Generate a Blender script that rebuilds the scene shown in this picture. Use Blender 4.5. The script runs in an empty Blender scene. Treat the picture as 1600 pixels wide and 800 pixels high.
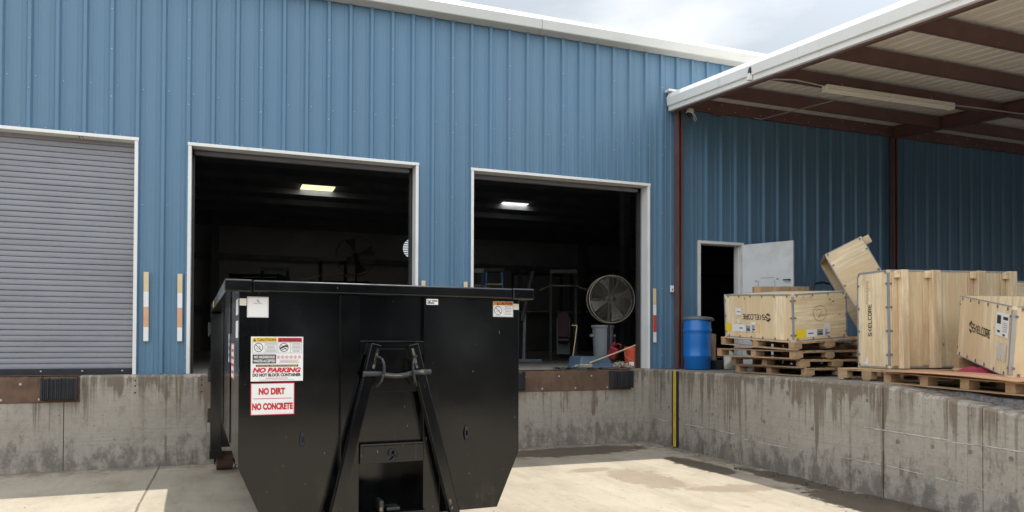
import bpy, bmesh, math, random
from mathutils import Vector, Matrix, Euler
R = math.radians
random.seed(7)
scene = bpy.context.scene
COL = scene.collection

# ------------------------------------------------------------------ camera
F_PX, CY, YAW, PITCH, ROLL = 1164.469, 515.888, 0.363391, 0.014592, 0.003353
CAM = Vector((-6.6434, -10.9612, 1.6835))
fw = Vector((math.sin(YAW)*math.cos(PITCH), math.cos(YAW)*math.cos(PITCH), math.sin(PITCH)))
rt = Vector((math.cos(YAW), -math.sin(YAW), 0))
up = rt.cross(fw)
r2 = rt*math.cos(ROLL) + up*math.sin(ROLL)
u2 = -rt*math.sin(ROLL) + up*math.cos(ROLL)
cd = bpy.data.cameras.new('camera')
cam = bpy.data.objects.new('camera', cd)
COL.objects.link(cam)
cam.matrix_world = Matrix(((r2.x, u2.x, -fw.x, CAM.x), (r2.y, u2.y, -fw.y, CAM.y), (r2.z, u2.z, -fw.z, CAM.z), (0, 0, 0, 1)))
cd.sensor_width = 36.0
cd.lens = 36.0*F_PX/1600.0
cd.shift_y = (CY-400.0)/1600.0
cd.clip_start = 0.05
cd.clip_end = 2000
scene.camera = cam

# ------------------------------------------------------------------ sky, sun, exposure
SUN = Vector((0.205, 0.236, 1.0)).normalized()
elev = math.asin(SUN.z)
azim = math.atan2(SUN.x, SUN.y)
world = bpy.data.worlds.new('World')
scene.world = world
world.use_nodes = True
wt = world.node_tree
wt.nodes.clear()
wo = wt.nodes.new('ShaderNodeOutputWorld')
bg = wt.nodes.new('ShaderNodeBackground')
sky = wt.nodes.new('ShaderNodeTexSky')
sky.sky_type = 'NISHITA'
sky.sun_disc = False
sky.sun_elevation = elev
sky.sun_rotation = azim
sky.air_density = 1.0
sky.dust_density = 1.5
wtc = wt.nodes.new('ShaderNodeTexCoord')
wmap = wt.nodes.new('ShaderNodeMapping')
wmap.inputs['Scale'].default_value = (1.0, 1.0, 2.6)
wmap.inputs['Location'].default_value = (0.3, 0.1, 0.55)
wn = wt.nodes.new('ShaderNodeTexNoise')
wn.inputs['Scale'].default_value = 3.2
wn.inputs['Detail'].default_value = 7
wn.inputs['Roughness'].default_value = 0.52
wr = wt.nodes.new('ShaderNodeValToRGB')
wr.color_ramp.elements[0].position = 0.40
wr.color_ramp.elements[0].color = (6.2, 6.7, 7.2, 1)
wr.color_ramp.elements[1].position = 0.62
wr.color_ramp.elements[1].color = (9.8, 10.0, 10.2, 1)
wmix = wt.nodes.new('ShaderNodeMix')
wmix.data_type = 'RGBA'
wmix.inputs['Factor'].default_value = 0.86
L = wt.links.new
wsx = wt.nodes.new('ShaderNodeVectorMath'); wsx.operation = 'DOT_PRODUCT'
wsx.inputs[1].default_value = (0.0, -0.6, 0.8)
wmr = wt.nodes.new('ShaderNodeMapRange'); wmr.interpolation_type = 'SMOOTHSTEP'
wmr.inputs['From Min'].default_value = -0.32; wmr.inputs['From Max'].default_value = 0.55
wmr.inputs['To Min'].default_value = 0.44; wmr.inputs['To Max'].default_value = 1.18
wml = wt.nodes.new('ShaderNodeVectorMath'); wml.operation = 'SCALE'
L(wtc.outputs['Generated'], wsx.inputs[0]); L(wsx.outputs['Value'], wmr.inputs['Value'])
L(wtc.outputs['Generated'], wmap.inputs['Vector'])
L(wmap.outputs['Vector'], wn.inputs['Vector'])
L(wn.outputs['Fac'], wr.inputs['Fac'])
L(sky.outputs['Color'], wmix.inputs['A'])
L(wr.outputs['Color'], wmix.inputs['B'])
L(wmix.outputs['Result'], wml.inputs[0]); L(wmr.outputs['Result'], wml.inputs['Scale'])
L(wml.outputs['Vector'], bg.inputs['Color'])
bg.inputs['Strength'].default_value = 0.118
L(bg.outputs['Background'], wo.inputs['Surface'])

sd = bpy.data.lights.new('sun', 'SUN')
sd.energy = 2.8
sd.angle = R(0.5)
sd.color = (1.0, 0.96, 0.89)
sun = bpy.data.objects.new('sun', sd)
COL.objects.link(sun)
sun.rotation_euler = SUN.to_track_quat('Z', 'Y').to_euler()
sun.location = (4, 4, 30)

vs = scene.view_settings
vs.view_transform = 'Standard'
vs.look = 'None'
vs.gamma = 1
vs.use_curve_mapping = False
vs.exposure = 1.0

# ------------------------------------------------------------------ mesh helpers
class MB:
    def __init__(s, M=None):
        s.v = []; s.f = []; s.M = M or Matrix()
    def add(s, vs_, fs, M=None):
        T = s.M @ M if M is not None else s.M
        n = len(s.v)
        s.v += [T @ Vector(p) for p in vs_]
        s.f += [tuple(i+n for i in f) for f in fs]
        return s
    def box(s, x0, x1, y0, y1, z0, z1, M=None):
        p = [(x0,y0,z0),(x1,y0,z0),(x1,y1,z0),(x0,y1,z0),(x0,y0,z1),(x1,y0,z1),(x1,y1,z1),(x0,y1,z1)]
        return s.add(p, [(0,3,2,1),(4,5,6,7),(0,1,5,4),(1,2,6,5),(2,3,7,6),(3,0,4,7)], M)
    def prism(s, pts, vec, M=None):
        """closed polygon pts (3-D) extruded along vec"""
        n = len(pts); vec = Vector(vec)
        p = [Vector(q) for q in pts]; p += [q+vec for q in p]
        nrm = Vector((0,0,0))
        for i in range(n): nrm += p[i].cross(p[(i+1) % n])
        fs = [tuple(range(n-1,-1,-1)), tuple(range(n,2*n))] + [(i,(i+1)%n,n+(i+1)%n,n+i) for i in range(n)]
        if nrm.dot(vec) < 0: fs = [tuple(reversed(f)) for f in fs]
        return s.add(p, fs, M)
    def beam(s, a, b, w, h, upv=(0,0,1), M=None):
        """rectangular bar from a to b, w across, h along upv"""
        a = Vector(a); b = Vector(b); d = (b-a).normalized()
        x = d.cross(Vector(upv)).normalized(); y = x.cross(d)
        q = [a+x*sx*w/2+y*sy*h/2 for sx, sy in ((-1,-1),(1,-1),(1,1),(-1,1))]
        return s.prism(q, b-a, M)
    def tube(s, pts, r, n=10, M=None, cap=True):
        pts = [Vector(p) for p in pts]
        rs = r if isinstance(r, (list, tuple)) else [r]*len(pts)
        vs_ = []; fs = []
        prev = None
        for i, p in enumerate(pts):
            d = (pts[min(i+1, len(pts)-1)]-pts[max(i-1, 0)]).normalized()
            if prev is None:
                u = d.orthogonal().normalized()
            else:
                u = (prev-d*prev.dot(d)).normalized()
            prev = u; w = d.cross(u)
            for k in range(n):
                a = 2*math.pi*k/n
                vs_.append(p+(u*math.cos(a)+w*math.sin(a))*rs[i])
        for i in range(len(pts)-1):
            for k in range(n):
                fs.append((i*n+k, i*n+(k+1)%n, (i+1)*n+(k+1)%n, (i+1)*n+k))
        if cap:
            fs.append(tuple(range(n-1,-1,-1))); m = (len(pts)-1)*n
            fs.append(tuple(range(m, m+n)))
        return s.add(vs_, fs, M)
    def lathe(s, prof, n=24, M=None, closed=False):
        vs_ = []; fs = []
        for r, z in prof:
            for k in range(n):
                a = 2*math.pi*k/n
                vs_.append((r*math.cos(a), r*math.sin(a), z))
        m = len(prof)
        for i in range(m-1):
            for k in range(n):
                fs.append((i*n+k, i*n+(k+1)%n, (i+1)*n+(k+1)%n, (i+1)*n+k))
        if closed:
            for k in range(n):
                fs.append(((m-1)*n+k, (m-1)*n+(k+1)%n, (k+1)%n, k))
        else:
            if prof[0][0] > 1e-4: fs.append(tuple(range(n-1,-1,-1)))
            if prof[-1][0] > 1e-4: fs.append(tuple(range((m-1)*n, m*n)))
        return s.add(vs_, fs, M)
    def torus(s, R_, r, n=24, m=8, M=None):
        return s.lathe([(R_+r*math.cos(2*math.pi*k/m), r*math.sin(2*math.pi*k/m)) for k in range(m)], n, M, closed=True)
    def build(s, name, mat, parent=None, smooth=None, bevel=0, seg=2):
        me = bpy.data.meshes.new(name)
        me.from_pydata([tuple(p) for p in s.v], [], s.f)
        me.update()
        if smooth is not None:
            for p in me.polygons: p.use_smooth = True
            me.set_sharp_from_angle(angle=R(smooth))
        me.materials.append(mat)
        o = bpy.data.objects.new(name, me)
        COL.objects.link(o)
        if parent is not None: o.parent = parent
        if bevel:
            b = o.modifiers.new('edge', 'BEVEL'); b.width = bevel; b.segments = seg; b.limit_method = 'ANGLE'; b.angle_limit = R(40)
            b.harden_normals = False
        return o

def tag(o, label, cat, group=None):
    o['label'] = label; o['category'] = cat
    if group: o['group'] = group
    return o
def thing(name, label, cat, loc=(0,0,0), rot=(0,0,0), group=None):
    o = bpy.data.objects.new(name, None)
    COL.objects.link(o)
    o.empty_display_size = 0.2
    o.location = loc; o.rotation_euler = rot
    return tag(o, label, cat, group)
def kind(o, k):
    o['kind'] = k; return o
def copy_tree(o, parent=None):
    c = o.copy(); COL.objects.link(c)
    if parent is not None: c.parent = parent
    for ch in list(o.children): copy_tree(ch, c)
    return c
def relabel(o, label, loc, rot):
    o['label'] = label; o.location = loc; o.rotation_euler = rot
    return o

# lettering -----------------------------------------------------------
_cache = {}
def text_geo(s, bold=0.0, shear=0.0):
    key = (s, bold, shear)
    if key in _cache: return _cache[key]
    c = bpy.data.curves.new('lettering', 'FONT')
    c.body = s; c.offset = bold; c.shear = shear; c.resolution_u = 3
    o = bpy.data.objects.new('lettering', c)
    COL.objects.link(o)
    me = bpy.data.meshes.new_from_object(o)
    vs_ = [(v.co.x, v.co.y) for v in me.vertices]
    fs = [tuple(p.vertices) for p in me.polygons]
    bpy.data.objects.remove(o); bpy.data.meshes.remove(me); bpy.data.curves.remove(c)
    x0 = min(v[0] for v in vs_); x1 = max(v[0] for v in vs_); y0 = min(v[1] for v in vs_); y1 = max(v[1] for v in vs_)
    _cache[key] = ([((x-x0)/(x1-x0), (y-y0)/(y1-y0)) for x, y in vs_], fs)
    return _cache[key]
class Plane:
    """a flat patch: o = lower left, u to the right, v up, n towards the viewer"""
    def __init__(s, o, u, v):
        s.o = Vector(o); s.u = Vector(u).normalized(); s.v = Vector(v).normalized(); s.n = s.u.cross(s.v)
    def P(s, a, b, h=0): return s.o+s.u*a+s.v*b+s.n*h
    def text(s, mb, txt, a, b, w, h, lift, bold=0.02, shear=0.0):
        vs_, fs = text_geo(txt, bold, shear)
        mb.add([s.P(a+x*w, b+y*h, lift) for x, y in vs_], fs)
    def rect(s, mb, a, b, w, h, lift, th=0.0006):
        mb.prism([s.P(a,b,lift-th), s.P(a+w,b,lift-th), s.P(a+w,b+h,lift-th), s.P(a,b+h,lift-th)], s.n*th)
    def frame(s, mb, a, b, w, h, t, lift):
        s.rect(mb, a, b, w, t, lift); s.rect(mb, a, b+h-t, w, t, lift)
        s.rect(mb, a, b+t, t, h-2*t, lift); s.rect(mb, a+w-t, b+t, t, h-2*t, lift)
    def stroke(s, mb, pts, w, lift):
        for (a0,b0),(a1,b1) in zip(pts, pts[1:]):
            d = Vector((a1-a0, b1-b0))
            if d.length < 1e-6: continue
            d.normalize(); n = Vector((-d.y, d.x))*w/2; e = d*w*0.4
            q = [(a0-e.x+n.x,b0-e.y+n.y),(a0-e.x-n.x,b0-e.y-n.y),(a1+e.x-n.x,b1+e.y-n.y),(a1+e.x+n.x,b1+e.y+n.y)]
            mb.add([s.P(x,y,lift) for x,y in q], [(0,1,2,3)])
    def ring(s, mb, a, b, r, t, lift, n=24):
        vs_ = []; fs = []
        for k in range(n):
            c, d = math.cos(2*math.pi*k/n), math.sin(2*math.pi*k/n)
            vs_ += [s.P(a+c*(r-t),b+d*(r-t),lift), s.P(a+c*r,b+d*r,lift)]
        for k in range(n):
            i = 2*k; j = 2*((k+1) % n)
            fs.append((i, i+1, j+1, j))
        mb.add(vs_, fs)
    def sub(s, a, b): return Plane(s.P(a, b), s.u, s.v)

# ------------------------------------------------------------------ materials
class Nodes:
    def __init__(s, name):
        s.m = bpy.data.materials.new(name); s.m.use_nodes = True
        s.t = s.m.node_tree; s.t.nodes.clear()
        s.out = s.t.nodes.new('ShaderNodeOutputMaterial')
        s.b = s.t.nodes.new('ShaderNodeBsdfPrincipled')
        s.t.links.new(s.b.outputs[0], s.out.inputs['Surface'])
    def set(s, inp, v):
        if isinstance(v, bpy.types.NodeSocket): s.t.links.new(v, inp)
        elif v is not None:
            if isinstance(v, (tuple, list)) and len(v) == 3 and inp.type == 'RGBA': v = (*v, 1)
            inp.default_value = v
    def coord(s, scale=(1,1,1), loc=(0,0,0), rot=(0,0,0), rnd=False, space='Object', vt='POINT'):
        tc = s.t.nodes.new('ShaderNodeTexCoord'); mp = s.t.nodes.new('ShaderNodeMapping')
        mp.vector_type = vt
        src = tc.outputs[space]
        if rnd:
            oi = s.t.nodes.new('ShaderNodeObjectInfo'); va = s.t.nodes.new('ShaderNodeVectorMath'); va.operation = 'ADD'
            mu = s.math('MULTIPLY', oi.outputs['Random'], 37.0)
            cb = s.t.nodes.new('ShaderNodeCombineXYZ')
            for i in range(3): s.t.links.new(mu, cb.inputs[i])
            s.t.links.new(src, va.inputs[0]); s.t.links.new(cb.outputs[0], va.inputs[1]); src = va.outputs[0]
        s.t.links.new(src, mp.inputs['Vector'])
        mp.inputs['Scale'].default_value = scale; mp.inputs['Location'].default_value = loc; mp.inputs['Rotation'].default_value = rot
        return mp.outputs[0]
    def noise(s, vec, scale=5, detail=4, rough=0.55, dist=0.0):
        n = s.t.nodes.new('ShaderNodeTexNoise')
        s.t.links.new(vec, n.inputs['Vector'])
        n.inputs['Scale'].default_value = scale; n.inputs['Detail'].default_value = detail
        n.inputs['Roughness'].default_value = rough; n.inputs['Distortion'].default_value = dist
        return n.outputs['Fac']
    def ramp(s, v, a, b, lo=0.0, hi=1.0):
        n = s.t.nodes.new('ShaderNodeMapRange'); n.clamp = True
        s.set(n.inputs['Value'], v)
        n.inputs['From Min'].default_value = a; n.inputs['From Max'].default_value = b
        n.inputs['To Min'].default_value = lo; n.inputs['To Max'].default_value = hi
        return n.outputs[0]
    def math(s, op, a, b=None, c=None):
        n = s.t.nodes.new('ShaderNodeMath'); n.operation = op
        s.set(n.inputs[0], a)
        if b is not None: s.set(n.inputs[1], b)
        if c is not None: s.set(n.inputs[2], c)
        return n.outputs[0]
    def mix(s, f, a, b, mode='MIX'):
        n = s.t.nodes.new('ShaderNodeMix'); n.data_type = 'RGBA'; n.blend_type = mode
        s.set(n.inputs['Factor'], f)
        for k, v in (('A', a), ('B', b)):
            i = [q for q in n.inputs if q.name == k and q.type == 'RGBA'][0]
            s.set(i, v)
        return [q for q in n.outputs if q.type == 'RGBA'][0]
    def xyz(s, vec):
        n = s.t.nodes.new('ShaderNodeSeparateXYZ'); s.t.links.new(vec, n.inputs[0]); return n.outputs
    def bump(s, h, strength=0.3, dist=0.01):
        n = s.t.nodes.new('ShaderNodeBump'); n.inputs['Strength'].default_value = strength; n.inputs['Distance'].default_value = dist
        s.set(n.inputs['Height'], h); s.t.links.new(n.outputs[0], s.b.inputs['Normal'])
    def vor(s, vec, scale):
        n = s.t.nodes.new('ShaderNodeTexVoronoi'); s.t.links.new(vec, n.inputs['Vector']); n.inputs['Scale'].default_value = scale
        return n.outputs['Distance']
    def blob(s, cx, cy, rx, ry, rot=0, nz=3.0, amp=0.9, edge=0.12, seed=0):
        vec = s.coord(scale=(rx, ry, 1), loc=(cx, cy, 0), rot=(0, 0, rot), vt='TEXTURE')
        ln = s.t.nodes.new('ShaderNodeVectorMath'); ln.operation = 'LENGTH'
        x = s.xyz(vec); cb = s.t.nodes.new('ShaderNodeCombineXYZ')
        s.t.links.new(x[0], cb.inputs[0]); s.t.links.new(x[1], cb.inputs[1]); s.t.links.new(cb.outputs[0], ln.inputs[0])
        n = s.noise(s.coord(loc=(seed*3.1, seed*1.7, 0)), nz, 9, 0.70, 0.4)
        d = s.math('ADD', ln.outputs['Value'], s.math('MULTIPLY', s.math('SUBTRACT', n, 0.5), amp*2))
        return s.ramp(d, 1+edge, 1-edge)

def dim(c, k): return tuple(x*k for x in c)
def mat(name, col, rough=0.5, var=0.12, vs_=3.0, stretch=(1,1,1), metal=0.0, bump=0.0, bs=40, dirt=None, dthr=(0.58,0.72), dscale=2.0, dstretch=(1,1,1), spec=None, rnd=True, detail=4):
    n = Nodes(name)
    f = n.noise(n.coord(scale=stretch, rnd=rnd), vs_, detail)
    c = n.mix(n.ramp(f, 0.3, 0.7), dim(col, 1-var), dim(col, 1+var))
    if dirt:
        d = n.noise(n.coord(scale=dstretch, loc=(5,3,1), rnd=rnd), dscale, 6, 0.62)
        dm = n.ramp(d, *dthr)
        c = n.mix(dm, c, dirt)
    n.set(n.b.inputs['Base Color'], c)
    rn = n.noise(n.coord(rnd=rnd), 7, 4)
    n.set(n.b.inputs['Roughness'], n.ramp(rn, 0.25, 0.75, max(0.02, rough-0.07), min(1, rough+0.07)))
    n.b.inputs['Metallic'].default_value = metal
    if spec is not None: n.b.inputs['Specular IOR Level'].default_value = spec
    if bump:
        n.bump(n.noise(n.coord(scale=stretch, rnd=rnd), bs, 5, 0.6), bump, 0.01)
    return n.m
def lamp_mat(name, col, e):
    n = Nodes(name); n.b.inputs['Base Color'].default_value = (0.8,0.8,0.75,1)
    n.b.inputs['Emission Color'].default_value = (*col, 1); n.b.inputs['Emission Strength'].default_value = e
    return n.m

def wood(name, col, dark, axis, scale=1.0, knots=True, bumpy=0.12, rough=0.62, var=0.22, strips=0.0):
    n = Nodes(name)
    st = [14*scale, 14*scale, 14*scale]; st['xyz'.index(axis)] = 0.9*scale
    st2 = [3.0*scale]*3; st2['xyz'.index(axis)] = 0.5*scale
    v = n.coord(scale=tuple(st), rnd=True)
    g = n.noise(v, 3.0, 6, 0.6, 0.4)
    broad = n.noise(n.coord(scale=tuple(st2), rnd=True), 1.6, 3, 0.5)
    c = n.mix(n.ramp(g, 0.35, 0.68), dim(col, 1-var*0.8), dim(col, 1+var*0.45))
    c = n.mix(n.ramp(broad, 0.42, 0.62, 0, 0.55), c, dark)
    if strips:
        xx = n.xyz(n.coord(rnd=True))
        u = n.math('ADD', xx[0], xx[1]) if axis == 'z' else xx[2]
        fl = n.math('FLOOR', n.math('MULTIPLY', n.math('ADD', u, n.math('MULTIPLY', n.noise(n.coord(), 0.6, 1), 0.10)), 1/strips))
        wn_ = n.t.nodes.new('ShaderNodeTexWhiteNoise'); wn_.noise_dimensions = '1D'
        n.t.links.new(fl, wn_.inputs['W'])
        c = n.mix(n.ramp(wn_.outputs['Value'], 0.2, 1.0, 0.0, 0.62), c, dark)
    if knots:
        kst = [1.0,1.0,1.0]; kst['xyz'.index(axis)] = 0.62
        k = n.vor(n.coord(scale=tuple(kst), rnd=True), 5.6)
        km = n.ramp(k, 0.105, 0.05)
        sel = n.ramp(n.noise(n.coord(rnd=True, loc=(2,9,4)), 2.3, 2), 0.44, 0.50)
        c = n.mix(n.math('MULTIPLY', km, n.math('MULTIPLY', sel, 0.8)), c, dim(dark, 0.28))
    grime = n.noise(n.coord(rnd=True, loc=(7,1,2)), 2.2, 6, 0.65)
    c = n.mix(n.ramp(grime, 0.55, 0.75, 0, 0.35), c, dim(dark, 0.55))
    n.set(n.b.inputs['Base Color'], c)
    n.b.inputs['Roughness'].default_value = rough
    n.bump(g, bumpy, 0.006)
    return n.m

M = {}
def concrete_wall():
    n = Nodes('stained_concrete')
    pos = n.coord()
    x, y, z = n.xyz(pos)[0:3]
    big = n.noise(pos, 0.9, 6, 0.6)
    fine = n.noise(pos, 14, 6, 0.65)
    c = n.mix(n.ramp(big, 0.3, 0.7), (0.271,0.239,0.197), (0.369,0.332,0.279))
    c = n.mix(n.ramp(fine, 0.40, 0.66, 0, 0.6), c, (0.369,0.336,0.283))
    mot = n.noise(n.coord(scale=(1.0,1.0,0.55), loc=(2,6,4)), 7.5, 8, 0.72)
    c = n.mix(n.ramp(mot, 0.53, 0.66, 0, 0.42), c, (0.155,0.138,0.115))
    # board marks
    lines = n.noise(n.coord(scale=(0.35,0.35,26)), 1.0, 3, 0.6)
    c = n.mix(n.ramp(lines, 0.52, 0.75, 0, 0.28), c, (0.163,0.143,0.115))
    # brown run-off from the top edge
    st = n.noise(n.coord(scale=(6.0,6.0,0.16)), 1.5, 7, 0.62, 0.25)
    wob = n.noise(n.coord(scale=(1,1,1), loc=(3,3,3)), 3.5, 6, 0.65)
    st = n.math('ADD', st, n.math('MULTIPLY', n.math('SUBTRACT', wob, 0.5), 0.16))
    st2 = n.noise(n.coord(scale=(1,1,0.3), loc=(4,2,0)), 0.9, 4, 0.55)
    reach = n.ramp(z, 0.0, 1.2, 0.0, 1.0)
    sm = n.ramp(n.math('ADD', st, n.math('MULTIPLY', n.math('SUBTRACT', reach, 0.7), 0.22)), 0.500, 0.575)
    sm = n.math('MULTIPLY', sm, n.ramp(st2, 0.40, 0.56))
    band = n.noise(n.coord(scale=(1.6,1.6,0.9), loc=(1,4,2)), 1.7, 6, 0.6)
    bd = n.ramp(n.math('ADD', n.math('ADD', band, n.math('MULTIPLY', n.math('SUBTRACT', st, 0.5), 1.0)), n.math('MULTIPLY', n.ramp(z, 0.80, 1.18), 0.26)), 0.66, 0.75)
    sm = n.math('MAXIMUM', sm, bd)
    c = n.mix(n.math('MULTIPLY', sm, 0.80), c, (0.129,0.095,0.063))
    # pale lime runs
    lm = n.noise(n.coord(scale=(13,13,0.7), loc=(1,7,3)), 1.5, 6, 0.65, 0.3)
    lmm = n.math('MULTIPLY', n.ramp(lm, 0.58, 0.66), n.ramp(z, 0.55, 1.2))
    c = n.mix(n.math('MULTIPLY', lmm, 0.6), c, (0.447,0.410,0.352))
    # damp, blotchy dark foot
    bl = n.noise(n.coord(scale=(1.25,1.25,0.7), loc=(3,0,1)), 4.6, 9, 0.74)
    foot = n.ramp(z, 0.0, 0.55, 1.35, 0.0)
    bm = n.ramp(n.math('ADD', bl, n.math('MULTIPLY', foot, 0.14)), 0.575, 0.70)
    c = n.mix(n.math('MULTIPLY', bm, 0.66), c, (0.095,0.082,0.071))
    sp = n.noise(n.coord(loc=(8,8,2)), 22, 3, 0.6)
    c = n.mix(n.ramp(sp, 0.62, 0.70, 0, 0.65), c, (0.086,0.078,0.065))
    n.set(n.b.inputs['Base Color'], c)
    n.b.inputs['Roughness'].default_value = 0.85
    h = n.math('ADD', n.math('MULTIPLY', lines, 0.6), n.math('ADD', fine, n.math('MULTIPLY', sp, 0.4)))
    n.bump(h, 0.5, 0.012)
    return n.m
M['wallc'] = concrete_wall()

def yard_concrete():
    n = Nodes('yard_concrete')
    pos = n.coord(); x, y, z = n.xyz(pos)[0:3]
    big = n.noise(pos, 0.5, 6, 0.6); mid = n.noise(n.coord(scale=(1,0.45,1), rot=(0,0,0.3)), 2.2, 6, 0.62); fine = n.noise(pos, 60, 5, 0.7)
    c = n.mix(n.ramp(big, 0.3, 0.7), (0.298,0.254,0.192), (0.389,0.338,0.262))
    c = n.mix(n.ramp(mid, 0.46, 0.74, 0, 0.75), c, (0.218,0.179,0.126))
    c = n.mix(n.ramp(fine, 0.35, 0.8, 0, 0.35), c, (0.197,0.167,0.130))
    sw = n.noise(n.coord(scale=(6,0.5,1), rot=(0,0,0.9)), 2.0, 4, 0.6)
    c = n.mix(n.ramp(sw, 0.56, 0.72, 0, 0.3), c, (0.422,0.362,0.277))
    sp = n.noise(n.coord(loc=(4,4,0)), 26, 3, 0.6)
    c = n.mix(n.ramp(sp, 0.715, 0.75, 0, 0.7), c, (0.095,0.076,0.052))
    # foot-of-wall dirt
    edge = n.math('MAXIMUM', n.ramp(y, -0.55, -0.02), n.ramp(x, -0.6, -0.05))
    dn = n.noise(pos, 5, 6, 0.65)
    dm = n.ramp(n.math('ADD', dn, n.math('MULTIPLY', edge, 0.3)), 0.60, 0.78, 0, 0.6)
    c = n.mix(dm, c, (0.087,0.068,0.049))
    # tyre scrub marks running in towards the dock, and old oil drips
    tr = n.noise(n.coord(scale=(7,0.28,1), rot=(0,0,0.12), loc=(2,0,0)), 1.6, 6, 0.65, 0.3)
    c = n.mix(n.ramp(tr, 0.52, 0.75, 0, 0.20), c, (0.125,0.108,0.085))
    oil = n.noise(n.coord(loc=(6,2,0)), 4.5, 4, 0.55)
    c = n.mix(n.ramp(oil, 0.70, 0.745, 0, 0.55), c, (0.075,0.062,0.048))
    ck = n.noise(n.coord(loc=(1,8,0)), 1.1, 7, 0.62, 0.5)
    c = n.mix(n.ramp(n.math('ABSOLUTE', n.math('SUBTRACT', ck, 0.5)), 0.0030, 0.0010, 0, 0.35), c, (0.07,0.06,0.048))
    # stale tan stains left by dried puddles
    t = n.blob(-1.83, -2.95, 0.36, 0.70, 0.05, 6.5, 1.0, 0.10, 2)
    t = n.math('MAXIMUM', t, n.blob(-1.15, -3.85, 0.60, 0.20, -0.25, 6.0, 1.1, 0.10, 5))
    t = n.math('MAXIMUM', t, n.blob(-2.2, -2.2, 0.32, 0.14, 0.2, 3.4, 1.1, 0.15, 7))
    c = n.mix(n.math('MULTIPLY', t, 0.52), c, (0.145,0.102,0.061))
    # wet ground
    w = n.blob(-1.75, -0.62, 1.35, 0.40, 0.06, 6.0, 1.1, 0.05, 1)
    w = n.math('MAXIMUM', w, n.blob(-0.30, -5.3, 0.46, 1.15, 0.06, 6.0, 0.9, 0.05, 3))
    w = n.math('MAXIMUM', w, n.blob(-0.62, -2.35, 0.22, 0.75, 0.0, 4.0, 1.1, 0.06, 9))
    w = n.math('MAXIMUM', w, n.blob(-0.2, -3.6, 0.2, 0.9, 0.0, 4.0, 1.1, 0.06, 4))
    c = n.mix(n.math('MULTIPLY', w, 0.86), c, (0.050,0.036,0.024))
    # saw-cut joints
    wob = n.math('MULTIPLY', n.math('SUBTRACT', n.noise(pos, 3.0, 4), 0.5), 0.03)
    jx = n.math('ABSOLUTE', n.math('ADD', n.math('ADD', x, 7.483), wob))
    jy = n.math('ABSOLUTE', n.math('ADD', n.math('ADD', x, 13.6), wob))
    j = n.ramp(n.math('MINIMUM', jx, jy), 0.016, 0.007)
    c = n.mix(n.math('MULTIPLY', j, 0.75), c, (0.073,0.058,0.040))
    n.set(n.b.inputs['Base Color'], c)
    n.set(n.b.inputs['Roughness'], n.ramp(w, 0, 1, 0.88, 0.38))
    h = n.math('SUBTRACT', n.math('ADD', n.math('MULTIPLY', fine, 0.35), n.math('MULTIPLY', mid, 0.8)), n.math('ADD', n.math('MULTIPLY', j, 1.2), n.math('MULTIPLY', w, 0.15)))
    n.bump(h, 0.45, 0.012)
    return n.m
M['yard'] = yard_concrete()

BLUE_A = (0.081,0.170,0.262); BLUE_B = (0.093,0.190,0.288)
def blue_wall():
    n = Nodes('blue_metal_panel')
    f = n.noise(n.coord(scale=(1.2,1.2,0.15)), 1.6, 5)
    c = n.mix(n.ramp(f, 0.3, 0.7), BLUE_A, BLUE_B)
    st = n.noise(n.coord(scale=(14,14,0.2), loc=(2,2,0)), 1.2, 4)
    c = n.mix(n.ramp(st, 0.55, 0.75, 0, 0.22), c, (0.125,0.215,0.30))
    d = n.noise(n.coord(scale=(3,3,0.8), loc=(6,1,0)), 2.0, 6, 0.65)
    c = n.mix(n.ramp(d, 0.62, 0.8, 0, 0.25), c, (0.075,0.115,0.15))
    # every rolled sheet has weathered a little differently
    sx = n.xyz(n.coord())[0]
    sh = n.t.nodes.new('ShaderNodeTexWhiteNoise'); sh.noise_dimensions = '1D'
    n.t.links.new(n.math('FLOOR', n.math('DIVIDE', n.math('ADD', sx, 2.60), 0.9366)), sh.inputs['W'])
    c = n.mix(n.ramp(sh.outputs['Value'], 0, 1, 0.0, 0.30), c, (0.115,0.195,0.275))
    gr_ = n.noise(n.coord(scale=(5,5,0.35), loc=(9,0,2)), 1.5, 6, 0.65)
    zz = n.xyz(n.coord())[2]
    gm = n.math('MULTIPLY', n.ramp(gr_, 0.50, 0.72), n.ramp(zz, 2.6, 1.2, 0.0, 0.5))
    c = n.mix(gm, c, (0.11,0.13,0.14))
    n.set(n.b.inputs['Base Color'], c)
    n.set(n.b.inputs['Roughness'], n.ramp(f, 0.2, 0.8, 0.42, 0.55))
    n.bump(n.noise(n.coord(scale=(2.2,1,0.7)), 1.6, 2), 0.22, 0.05)
    return n.m
M['blue'] = blue_wall()

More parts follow.
